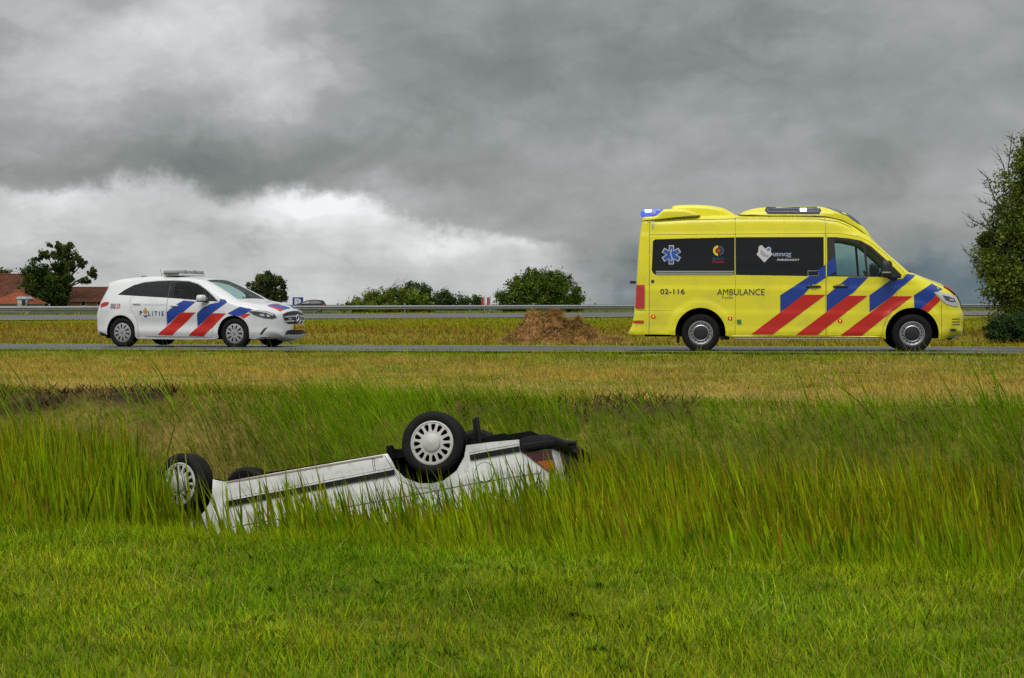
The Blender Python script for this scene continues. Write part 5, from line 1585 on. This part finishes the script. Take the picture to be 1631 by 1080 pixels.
def median():
    n = 120000
    x, y = scatter(n, 32, 74, .40, 3., .75)
    v = vroad(x, y); w = vfar(x, y)
    k = (v > 7.1) & (w < 69.1); x, y, v, w = x[k], y[k], v[k], w[k]; n = len(x)
    c2 = fbm(x, y, .35, 50); a = RNG.random(n) * 6.283
    dip = sm(10.2, 11.8, v) * (1 - sm(19.0, 30.0, v + 6 * (c2 - .5)))
    h = (.05 + .09 * RNG.random(n)) * (.7 + .7 * c2) * (1 + .9 * dip); lean = .35 * RNG.standard_normal((n, 2)) + np.array((-.15, 0))
    g = mixc(jit((.105, .140, .008), n), jit((.200, .150, .06), n), np.clip((c2 - .35) * 2 + .3 * RNG.standard_normal(n), 0, 1))
    bd = RNG.random(n) < dip * .85; g[bd] = mixc(jit((.105, .055, .05), bd.sum()), jit((.20, .125, .09), bd.sum()), RNG.random(bd.sum()))
    blades('median_grass', np.stack([x, y, ground_z(x, y) - .01], 1), h, .018 + .016 * RNG.random(n), lean, lean * .5, RNG.random(n) * 3.14, g * .92, g * 1.08, 2, M_GRASS, 'yellow-green grass and brown ditch growth between the two roads', 'grass')
    n = 26000
    u = RNG.random(n) * 130 - 50; w = 85.2 + 6.5 * RNG.random(n)
    p = u[:, None] * SU[None] + w[:, None] * SV[None]; x, y = p[:, 0], p[:, 1]
    h = .06 + .16 * RNG.random(n) * fbm(x, y, .5, 4) * 1.6; lean = .3 * RNG.standard_normal((n, 2)); g = mixc(jit((.09, .125, .010), n), jit((.20, .17, .03), n), RNG.random(n) * .8)
    fl = RNG.random(n) < .004; g[fl] = jit((.7, .5, .01), fl.sum()); h[fl] *= 1.7
    blades('roadside_grass', np.stack([x, y, ground_z(x, y) - .01], 1), h, .03 + .02 * RNG.random(n), lean, lean * .5, RNG.random(n) * 3.14, g, g, 2, M_GRASS, 'green grass strip at the foot of the guardrail', 'grass')


lawn(); reeds(); far_bank(); verge(); median()


# ------------------------------------------------------------------ heap of cut hay
def hay_heap():
    cx, cy = 1.08, 38.2
    def hz(x, y):
        p = np.stack([(x - cx), (y - cy)], -1)
        g = lambda ax, ay, sx, sy, hh: hh * np.exp(-(((p[..., 0] - ax) / sx) ** 2 + ((p[..., 1] - ay) / sy) ** 2))
        z = g(-.28, 0, .50, .7, .62) + g(.12, 0, .5, .6, .35) + g(.68, .1, .30, .6, .36) + g(-.85, 0, .5, .5, .20) + g(1.35, 0, .6, .5, .16) + g(.15, -.2, .3, .4, .12)
        lump = np.abs(fbm(x, y, 1.7, 31) - .5) * 2
        return z * (.70 + .95 * lump) * 1.15 + .16 * (fbm(x, y, 5., 32) - .5) * np.clip(z * 3, 0, 1)
    xs = np.linspace(cx - 2.3, cx + 2.5, 110); ys = np.linspace(cy - 1.3, cy + 1.3, 60)
    X_, Y_ = np.meshgrid(xs, ys); H_ = hz(X_, Y_)
    Z_ = ground_z(X_, Y_) + H_ - .05
    V = np.stack([X_, Y_, Z_], -1).reshape(-1, 3); i = np.arange(V.shape[0]).reshape(X_.shape)
    q = np.stack([i[:-1, :-1], i[:-1, 1:], i[1:, 1:], i[1:, :-1]], -1).reshape(-1, 4)
    root = empty('hay_heap', (cx, cy, float(ground_z(cx, cy)))); tag(root, 'brown heap of cut reed and hay on the grass between the roads', 'hay heap')
    bpy.context.view_layer.update()
    inv = np.array(root.location)
    hm = mat('brown_hay', (.46, .24, .10), .95, var=.5, vscale=7, bump=.8, spec=.1)
    o = np_mesh('heap_core', V - inv, q.ravel(), np.arange(0, q.size, 4), hm, root, smooth=True)
    n = 24000
    x = cx + RNG.normal(.1, .85, n); y = cy + RNG.normal(-.05, .5, n); hh = hz(x, y); k = hh > .04; x, y, hh = x[k], y[k], hh[k]; n = len(x)
    z = ground_z(x, y) + hh - .05
    a = RNG.random(n) * 6.283
    gx = (hz(x + .05, y) - hz(x - .05, y)) / .1
    lean = np.stack([np.cos(a), np.sin(a)], 1) * (.55 + .35 * RNG.random(n))[:, None]
    c = mixc(jit((.120, .066, .12), n), jit((.33, .20, .36), n), np.clip(fbm(x * 1.6, y + hh * 2, 2.2, 8) * 1.7 - .4 + .3 * RNG.standard_normal(n), 0, 1))
    s = blades('loose_straw', np.stack([x, y, z], 1) - inv, .06 + .09 * RNG.random(n), .010 + .010 * RNG.random(n), lean, .3 * RNG.standard_normal((n, 2)), RNG.random(n) * 3.14, c, c, 2, M_GRASS, None, None, parent=root)
    s['kind'] = 'stuff'


hay_heap()


# ------------------------------------------------------------------ trees and bushes
def leaves(name, P, size, col, m, parent, flat=.5):
    N = len(P)
    a = RNG.standard_normal((N, 3)); a /= np.linalg.norm(a, axis=1)[:, None]
    b = RNG.standard_normal((N, 3)); b -= a * (a * b).sum(1)[:, None]; b /= np.linalg.norm(b, axis=1)[:, None]
    s = size[:, None]
    V = np.stack([P - a * s, P - b * s * flat, P + a * s, P + b * s * flat], 1).reshape(-1, 3)
    idx = np.arange(4 * N)
    return np_mesh(name, V, idx, np.arange(0, 4 * N, 4), m, parent, np.repeat(col, 4, 0))


def limb_tree(bm, base, h, r, spread, n, rng, droop=.0, lift=.6):
    """trunk and limbs; returns limb tips"""
    tips = []
    bx, by, bz = base
    lean = rng.normal(0, .05 * h, 2)
    tr = [Vector((bx + lean[0] * t ** 2, by + lean[1] * t ** 2, bz + h * .8 * t)) for t in np.linspace(0, 1, 6)]
    tube(bm, tr, [r * (1 - .75 * t) for t in np.linspace(0, 1, 6)], 7)
    for k in range(n):
        t = .25 + .75 * (k + rng.random()) / n
        p = tr[0].lerp(tr[-1], t); a = rng.random() * 6.283
        L = spread * (1.0 - .35 * t) * (.6 + .5 * rng.random())
        e = p + Vector((math.cos(a) * L, math.sin(a) * L, L * lift * (.4 + rng.random()) - droop))
        mid = p.lerp(e, .5) + Vector((0, 0, L * .12))
        tube(bm, [p, mid, e], [r * .45 * (1 - t * .5), r * .28 * (1 - t * .5), r * .08], 5)
        tips.append((mid, e))
        for q in range(2):
            b = a + rng.normal(0, .7); e2 = mid + Vector((math.cos(b), math.sin(b), .5 * rng.random())) * L * .55
            tube(bm, [mid, e2], [r * .18, r * .05], 4); tips.append((mid, e2))
    return tips


def tree(name, label, cat, base, lobes, nleaf, leaf, cols, trunk=None, group=None, seed=1, hollow=.45, stem_h=None):
    """lobes: (x, y, z, rx, ry, rz) relative to the base; leaf clumps fill their outer shells"""
    global RNG
    rng = np.random.default_rng(seed)
    root = empty(name, base); tag(root, label, cat, group)
    bm = bmesh.new()
    hmax = max(l[2] + l[5] for l in lobes); wid = max(abs(l[0]) + l[3] for l in lobes)
    r = trunk or hmax * .025
    limb_tree(bm, (0, 0, 0), stem_h or hmax * .85, r, wid * .7, 12, rng)
    for l in lobes:
        tube(bm, [(0, 0, hmax * .25), (l[0] * .5, l[1] * .5, hmax * .25 + (l[2] - hmax * .25) * .6), (l[0], l[1], l[2])], [r * .6, r * .4, r * .12], 5)
    bm_obj('trunk', bm, M_BARK, root, True)
    vol = np.array([l[3] * l[4] * l[5] for l in lobes]) ** .67; vol /= vol.sum()
    Ps, Cs = [], []
    for l, s in zip(lobes, vol):
        n = int(nleaf * s)
        nc = max(14, int(n / 70))
        d = rng.standard_normal((nc, 3)); d /= np.linalg.norm(d, axis=1)[:, None]
        rad = (hollow + (1 - hollow) * rng.random(nc) ** .6)[:, None] * (.88 + .2 * rng.random((nc, 1)))
        cc = np.array(l[:3])[None] + d * rad * np.array(l[3:])[None]
        cs = .11 + .15 * rng.random(nc)
        i = rng.integers(0, nc, n)
        p = cc[i] + rng.standard_normal((n, 3)) * (cs[i] * min(l[3:]))[:, None]
        ton = rng.random(nc)
        c = np.array(cols[0])[None] * (1 - ton[i][:, None]) + np.array(cols[1])[None] * ton[i][:, None]
        c = np.clip(c * np.array((2.3, 2.3, 1.4)) * (1 + .25 * rng.standard_normal((n, 1))), .003, 1)
        Ps.append(p); Cs.append(c)
    P = np.vstack(Ps); C = np.vstack(Cs); k = P[:, 2] > .05; P, C = P[k], C[k]
    leaves('crown', P, leaf * (.6 + .8 * rng.random(len(P))), C, M_LEAF, root, .55)
    return root


M_BARK = mat('bark', (.055, .045, .035), .9, var=.4, vscale=3, bump=.5)


def at(px, d): return (px - 815.5) / 2500. * d
def zat(py, d): return CAM_Z + (468. - py) / 2500. * d
def gz(x, y): return float(ground_z(x, y, False))


def build_trees():
    G1, G2 = (.020, .032, .012), (.045, .062, .018)
    d = 262.; x = at(98, d); b = gz(x, d); k = d / 2500.
    L = lambda px, py, rx, ry: (at(px, d) - x, 0, zat(py, d) - b, rx * k, rx * k * .8, ry * k)
    tree('tall_tree', 'tall loose-crowned tree rising behind the red-roofed farm', 'tree', (x, d, b),
         [L(98, 403, 17, 12), L(76, 407, 16, 8), L(90, 391, 12, 6), L(118, 412, 12, 10), L(132, 420, 10, 8), L(147, 436, 9, 9), L(135, 447, 11, 5), L(106, 425, 15, 12), L(110, 392, 8, 7), L(60, 413, 10, 4), L(112, 443, 8, 10)], 10000, .2, (G1, G2), .35, seed=3, hollow=.2)
    d = 246.; x = at(70, d); b = gz(x, d); k = d / 2500.
    L = lambda px, py, rx, ry: (at(px, d) - x, 0, zat(py, d) - b, rx * k, rx * k * .8, ry * k)
    tree('garden_tree', 'dense dark green tree in front of the farm beside the orange house', 'tree', (x, d, b),
         [L(55, 440, 22, 20), L(90, 435, 22, 20), L(70, 465, 34, 24), L(95, 468, 20, 26), L(48, 468, 18, 22), L(96, 425, 10, 12)], 16000, .2, ((.014, .026, .008), (.034, .050, .012)), .3, seed=4)
    d = 275.; x = at(2, d); b = gz(x, d); k = d / 2500.
    L = lambda px, py, rx, ry: (at(px, d) - x, 0, zat(py, d) - b, rx * k, rx * k * .8, ry * k)
    tree('farm_tree', 'dark treetop showing over the roof of the left farm', 'tree', (x, d, b), [L(-6, 440, 22, 18), L(14, 446, 18, 14), L(-30, 440, 26, 24)], 4000, .3, (G1, G2), .3, seed=5)
    d = 250.; x = at(424, d); b = gz(x, d); k = d / 2500.
    L = lambda px, py, rx, ry: (at(px, d) - x, 0, zat(py, d) - b, rx * k, rx * k * .8, ry * k)
    tree('round_tree', 'round dark tree standing behind the hood of the police car', 'tree', (x, d, b),
         [L(424, 453, 22, 15), L(407, 461, 16, 12), L(442, 458, 15, 15), L(424, 476, 27, 13), L(430, 441, 10, 8), L(447, 473, 11, 12), L(401, 471, 11, 10), L(416, 445, 10, 7)], 12000, .2, (G1, (.042, .056, .024)), .35, seed=6)
    B1, B2 = (.030, .055, .008), (.095, .120, .018)
    d = 182.; x = at(615, d); b = gz(x, d); k = d / 2500.
    L = lambda px, py, rx, ry: (at(px, d) - x, 0, zat(py, d) - b, rx * k, rx * k * .7, ry * k)
    tree('willow_bush', 'broad light green willow bush left of the banners behind the guardrail', 'bush', (x, d, b),
         [L(625, 476, 36, 18), L(590, 481, 32, 14), L(660, 482, 30, 16), L(560, 488, 20, 9), L(615, 490, 60, 14), L(680, 490, 14, 10), L(635, 466, 16, 9)], 22000, .13, (B1, B2), .12, seed=7, group='bushes behind the guardrail')
    for px, py, rx, ry, lab, sd in ((664, 468, 24, 18, 'dark tree crown just behind the top of the willow bush', 8), (704, 482, 22, 17, 'dark tree right beside the willow bush', 9), (744, 485, 26, 15, 'low dark tree directly left of the red banners', 10)):
        d = 225.; x = at(px, d); b = gz(x, d); k = d / 2500.
        tree('distant_tree', lab, 'tree', (x, d, b), [(0, 0, zat(py, d) - b, rx * k, rx * k, ry * k), (rx * k * .4, 0, zat(py + 8, d) - b, rx * k * .7, rx * k * .6, ry * k), (-rx * k * .4, 0, zat(py + 8, d) - b, rx * k * .7, rx * k * .6, ry * k), (0, 0, zat(494, d) - b, rx * k * .9, rx * k * .6, 1.0)], 7000, .15, ((.016, .032, .010), (.034, .054, .018)), .2, seed=sd, group='trees behind the willow bush')
    d = 170.; x = at(860, d); b = gz(x, d); k = d / 2500.
    L = lambda px, py, rx, ry: (at(px, d) - x, 0, zat(py, d) - b, rx * k, rx * k * .7, ry * k)
    tree('round_bush', 'big rounded green bush right of the banners behind the guardrail', 'bush', (x, d, b),
         [L(862, 462, 46, 30), L(825, 474, 34, 26), L(898, 472, 32, 28), L(850, 448, 30, 17), L(885, 452, 28, 18), L(810, 486, 22, 16), L(915, 488, 18, 18), L(862, 488, 66, 20), L(838, 455, 24, 18)], 30000, .125, ((.022, .042, .008), (.066, .092, .018)), .12, seed=11, group='bushes behind the guardrail')
    # the near tree at the right-hand edge, with dead twigs on its left
    d = 45.5; x = at(1650, d); b = gz(x, d) - .05; k = d / 2500.
    L = lambda px, py, rx, ry: (at(px, d) - x, .3 * math.sin(px), zat(py, d) - b, rx * k, rx * k * .9, ry * k)
    rt = tree('roadside_tree', 'tall dark tree with bare dead twigs at the right edge of the picture', 'tree', (x, d, b),
              [L(1640, 300, 48, 55), L(1612, 360, 44, 50), L(1585, 400, 30, 40), L(1600, 440, 44, 40), L(1625, 480, 46, 50), L(1575, 425, 24, 26), L(1650, 400, 60, 80), L(1690, 330, 60, 80), L(1700, 440, 60, 90), L(1632, 262, 26, 24), L(1660, 240, 40, 40), L(1608, 500, 28, 30), L(1720, 260, 50, 60)],
              72000, .046, ((.022, .036, .008), (.085, .105, .020)), .16, seed=12, hollow=.1)
    bm = bmesh.new()
    twigs = [[(1622, 420), (1600, 350), (1582, 310), (1575, 285), (1563, 272)], [(1600, 350), (1590, 330), (1570, 322), (1560, 320)], [(1620, 400), (1606, 320), (1602, 270), (1608, 225), (1611, 210)],
             [(1606, 320), (1594, 290), (1590, 262)], [(1602, 270), (1596, 252), (1592, 240)], [(1612, 420), (1580, 372), (1560, 358), (1545, 350), (1539, 340)], [(1580, 372), (1570, 350), (1563, 345)],
             [(1590, 450), (1565, 415), (1548, 405), (1538, 396)], [(1565, 415), (1552, 418), (1541, 417)], [(1600, 350), (1588, 318), (1592, 300)], [(1560, 358), (1552, 362), (1541, 358)], [(1608, 225), (1617, 218)], [(1603, 250), (1614, 235), (1616, 222)], [(1575, 285), (1566, 292)], [(1582, 310), (1572, 300), (1560, 300)]]
    for j, tw in enumerate(twigs):
        yy = .25 * math.sin(j * 2.1)
        pts = [(at(px, d) - x, yy + .06 * i, zat(py, d) - b) for i, (px, py) in enumerate(tw)]
        n_ = len(pts); tube(bm, pts, [.034 * (1 - .82 * i / (n_ - 1)) * (1. if tw[0][1] > 395 else .55) for i in range(n_)], 5)
        for i in range(1, n_):
            for q in range(3):
                p = Vector(pts[i - 1]).lerp(Vector(pts[i]), random.random()); e = p + Vector((random.uniform(-.32, .05), random.uniform(-.15, .15), random.uniform(.02, .28)))
                tube(bm, [p, e], [.009, .003], 3)
    bm_obj('dead_branches', bm, mat('dead_wood', (.085, .075, .065), .9, var=.3), rt, True)
    d = 43.; x = at(1592, d); b = gz(x, d); k = d / 2500.
    L = lambda px, py, rx, ry: (at(px, d) - x, 0, zat(py, d) - b, rx * k, rx * k * .9, ry * k)
    tree('low_shrub', 'low dark green shrub at the foot of the right-hand tree', 'shrub', (x, d, b), [L(1592, 525, 24, 16), L(1618, 520, 26, 22), L(1600, 535, 34, 10), L(1650, 520, 30, 26)], 14000, .035, ((.008, .020, .008), (.022, .045, .016)), .03, seed=13, hollow=.1)


build_trees()


# ------------------------------------------------------------------ guardrail
def build_rail():
    root = empty('guardrail', (0, 0, 0)); tag(root, 'long galvanized steel guardrail along the far highway', 'guardrail')
    g = mat('galvanized_steel', (.36, .37, .38), .42, metal=.6, var=.15, vscale=1.5)
    prof = [(o_, z_ * .80) for o_, z_ in [(.0, .31), (-.03, .305), (-.075, .265), (-.08, .225), (-.02, .180), (-.015, .155), (-.02, .130), (-.08, .085), (-.075, .045), (-.03, .005), (0, 0)]]
    w0 = 88.9; zt = .29 - .248
    for i, u in enumerate(np.arange(-48, 84, 8.)):
        V, F = [], []
        for uu in (u, u + 7.985):
            p = uu * SU + w0 * SV
            for o_, z_ in prof: q = p + SV * o_; V.append((q[0], q[1], zt + z_))
        n = len(prof)
        F = [(j, n + j, n + j + 1, j + 1) for j in range(n - 1)]
        mesh('rail_beam', V, F, g, root, True, 50)
    pm = None
    for u in np.arange(-48, 84, 4.):
        p = u * SU + (w0 + .08) * SV
        z0 = gz(*p) - .1
        if pm is None:
            bm = bmesh.new(); box(bm, (0, 0, -.22), (.10, .11, .80)); o = bm_obj('post', bm, g, root, loc=(p[0], p[1], zt + .20), rot=(0, 0, R(19))); pm = o.data
        else: link('post', pm, None, root, (p[0], p[1], zt + .20), (0, 0, R(19)))


def build_signs():
    d = 203.; x = at(474.5, d); b = gz(x, d); k = d / 2500.
    root = empty('parking_sign', (x, d, b)); tag(root, 'blue square parking sign with a white P behind the dark car', 'sign')
    zc = zat(482, d) - b
    box_obj('panel', (0, 0, zc), (17 * k, .06, 17 * k), mat('sign_blue', (.012, .07, .27), .5), root)
    for sx in (-.5, .5): box_obj('post', (sx, .08, zc * .5), (.09, .09, zc), M_ALU, root)
    P, T = text_mesh('P', -5.2 * k, zc - 6.6 * k, 5.2 * k, zc + 6.6 * k, .05)
    mesh('letter', [(a, -.05, c) for a, c in P], T, mat('sign_white', (.75, .75, .75), .5), root)
    for i, (px, lab) in enumerate(((771.5, 'left one of two red and white vertical banners behind the guardrail'), (780.5, 'right one of two red and white vertical banners behind the guardrail'))):
        d = 215.; x = at(px, d); b = gz(x, d); k = d / 2500.
        r = empty('banner', (x, d, b)); tag(r, lab, 'banner', 'red banners behind the guardrail')
        z1 = zat(473.5, d) - b; z0 = zat(487.5, d) - b
        V, F = [], []
        for j, s in enumerate(np.linspace(0, 1, 7)):
            xx = -5.0 * k * s; yy = .05 * math.sin(s * 7)
            V += [(xx, yy, z0), (xx, yy, z1)]
        F = [(2 * j, 2 * j + 2, 2 * j + 3, 2 * j + 1) for j in range(6)]
        mesh('flag', V, F, mat('banner_red', (.55, .03, .05), .7), r, True)
        mesh('flag_stripe', [(-1.3 * k, -.06, z0), (-2.1 * k, -.06, z0), (-2.1 * k, -.06, z1), (-1.3 * k, -.06, z1)], [(0, 1, 2, 3)], mat('banner_pale', (.6, .35, .36), .7), r)
        bm = bmesh.new(); tube(bm, [(.03, 0, 0), (.03, 0, z1 + .25)], .06, 8); bm_obj('pole', bm, mat('pole_white', (.6, .6, .6), .4), r, True)
    d = 92.; x = at(43.5, d); b = gz(x, d)
    r = empty('delineator_post', (x, d, b)); tag(r, 'small white roadside delineator post under the guardrail at left', 'post')
    bm = bmesh.new(); box(bm, (0, 0, .22), (.09, .05, .62), bevel=.01); bm_obj('post', bm, mat('pole_white', (.6, .6, .6), .4), r, True)
    box_obj('reflector_band', (0, -.003, .42), (.094, .05, .08), M_BLACK, r)


def roof_tiles(name, c):
    m = bpy.data.materials.new(name); m.use_nodes = True
    nt = m.node_tree; x = NX(nt); b = nt.nodes['Principled BSDF']
    tc = x.n('ShaderNodeTexCoord'); f = x.noise(tc.outputs['Object'], .9, 6, .7)
    br = x.n('ShaderNodeTexBrick'); br.inputs['Scale'].default_value = 2.6; br.inputs['Mortar Size'].default_value = .03
    br.inputs['Color1'].default_value = (*c, 1); br.inputs['Color2'].default_value = (*[k * .7 for k in c], 1); br.inputs['Mortar'].default_value = (*[k * .35 for k in c], 1)
    nt.links.new(tc.outputs['Object'], br.inputs['Vector'])
    nt.links.new(x.mix(1.0, br.outputs[0], x.ramp(f, [(.3, (.55, .6, .6)), (.7, (1.25, 1.2, 1.2))]), 'MULTIPLY'), b.inputs['Base Color'])
    b.inputs['Roughness'].default_value = .8
    return m


def gable(root, W_, D_, eave, ridge, wallm, roofm, hip=0.):
    hw, hd = W_ / 2, D_ / 2
    V = [(-hw, -hd, 0), (hw, -hd, 0), (hw, hd, 0), (-hw, hd, 0), (-hw, -hd, eave), (hw, -hd, eave), (hw, hd, eave), (-hw, hd, eave)]
    F = [(0, 1, 5, 4), (1, 2, 6, 5), (2, 3, 7, 6), (3, 0, 4, 7)]
    if hip == 0:
        V += [(-hw, 0, ridge - .05), (hw, 0, ridge - .05)]; F += [(5, 6, 9), (7, 4, 8)]
    mesh('wall', V, F, wallm, root)
    o = .35; rw = hw - hip
    bm = bmesh.new()
    a = [bm.verts.new(v) for v in ((-hw - o, -hd - o, eave - .15), (hw + o, -hd - o, eave - .15), (hw + o, hd + o, eave - .15), (-hw - o, hd + o, eave - .15), (-rw - (o if hip == 0 else 0), 0, ridge), (rw + (o if hip == 0 else 0), 0, ridge))]
    bm.faces.new((a[0], a[1], a[5], a[4])); bm.faces.new((a[2], a[3], a[4], a[5]))
    if hip: bm.faces.new((a[1], a[2], a[5])); bm.faces.new((a[3], a[0], a[4]))
    bmesh.ops.solidify(bm, geom=list(bm.faces), thickness=.12)
    ro = bm_obj('roof', bm, roofm, root)
    bm = bmesh.new(); tube(bm, [(-rw, 0, ridge + .02), (rw, 0, ridge + .02)], .14, 6); bm_obj('ridge_cap', bm, roofm, ro)
    return ro


def build_farm():
    brick = mat('farm_brick', (.22, .11, .07), .9, var=.3, vscale=8)
    dk = roof_tiles('old_red_tiles', (.34, .115, .06)); og = roof_tiles('orange_tiles', (.72, .20, .07))
    d = 268.
    for px0, px1, py, lab in ((-70, 102, 437, 'large farm barn with dark red tiled roof at the left edge'), (104, 190, 458, 'low farm building with dark red tiled roof behind the police car')):
        x = at((px0 + px1) / 2, d); b = gz(x, d); r = empty('farm_building', (x, d, b)); tag(r, lab, 'building', 'farm buildings')
        h = zat(py, d) - b; W_ = (px1 - px0) * d / 2500.
        gable(r, W_, 11., max(1.4, h * .30), h, brick, dk)
        for j in range(3):
            wx = -W_ * .3 + j * W_ * .3
            f = box_obj('window', (wx, -5.52, .95), (.9, .08, .7), mat('window_white', (.6, .6, .58), .5), r); box_obj('pane', (wx, -5.57, .95), (.74, .04, .54), M_BLACKGL, f)
        box_obj('door', (W_ * .42, -5.52, .75), (1.0, .08, 1.5), mat('door_green', (.03, .08, .05), .5), r)
    d = 215.; x = at(30, d); b = gz(x, d); r = empty('house', (x, d, b)); tag(r, 'small house with orange tiled roof and white dormer', 'house')
    k = d / 2500.; h = zat(463.5, d) - b
    ro = gable(r, 60 * k, 6.5, 1.2, h, mat('house_wall', (.45, .42, .38), .8), og, hip=27 * k)
    for px in (24, 36):
        cx = at(px, d) - x; bm = bmesh.new(); box(bm, (cx, .25, h + .02), (.46, .46, .9)); box(bm, (cx, .25, h + .48), (.56, .56, .08)); bm_obj('chimney', bm, brick, ro)
    # dormer on the right-hand roof slope
    dx = at(48, d) - x; dz = zat(481, d) - b
    dw = 14 * k; bm = bmesh.new(); box(bm, (dx, -2.6, dz), (dw, 1.9, 11 * k)); dm = bm_obj('dormer', bm, mat('dormer_white', (.66, .66, .63), .6), r)
    bm = bmesh.new(); v_ = [bm.verts.new(q) for q in ((dx - dw * .62, -3.7, dz + 5.3 * k), (dx + dw * .62, -3.7, dz + 5.3 * k), (dx + dw * .35, -3.4, dz + 8.6 * k), (dx - dw * .55, -3.4, dz + 8.6 * k), (dx - dw * .62, -.9, dz + 5.3 * k), (dx + dw * .62, -.9, dz + 5.3 * k), (dx + dw * .35, -.9, dz + 8.6 * k), (dx - dw * .55, -.9, dz + 8.6 * k))]
    for f in ((0, 1, 2, 3), (5, 4, 7, 6), (3, 2, 6, 7), (1, 5, 6, 2), (4, 0, 3, 7), (4, 5, 1, 0)): bm.faces.new([v_[i] for i in f])
    bm_obj('dormer_roof', bm, mat('zinc', (.30, .34, .38), .5), dm)
    wn = box_obj('dormer_window', (dx + dw * .2, -3.57, dz - .05), (dw * .42, .05, 8 * k), M_BLACKGL, dm)


build_rail(); build_signs(); build_farm()
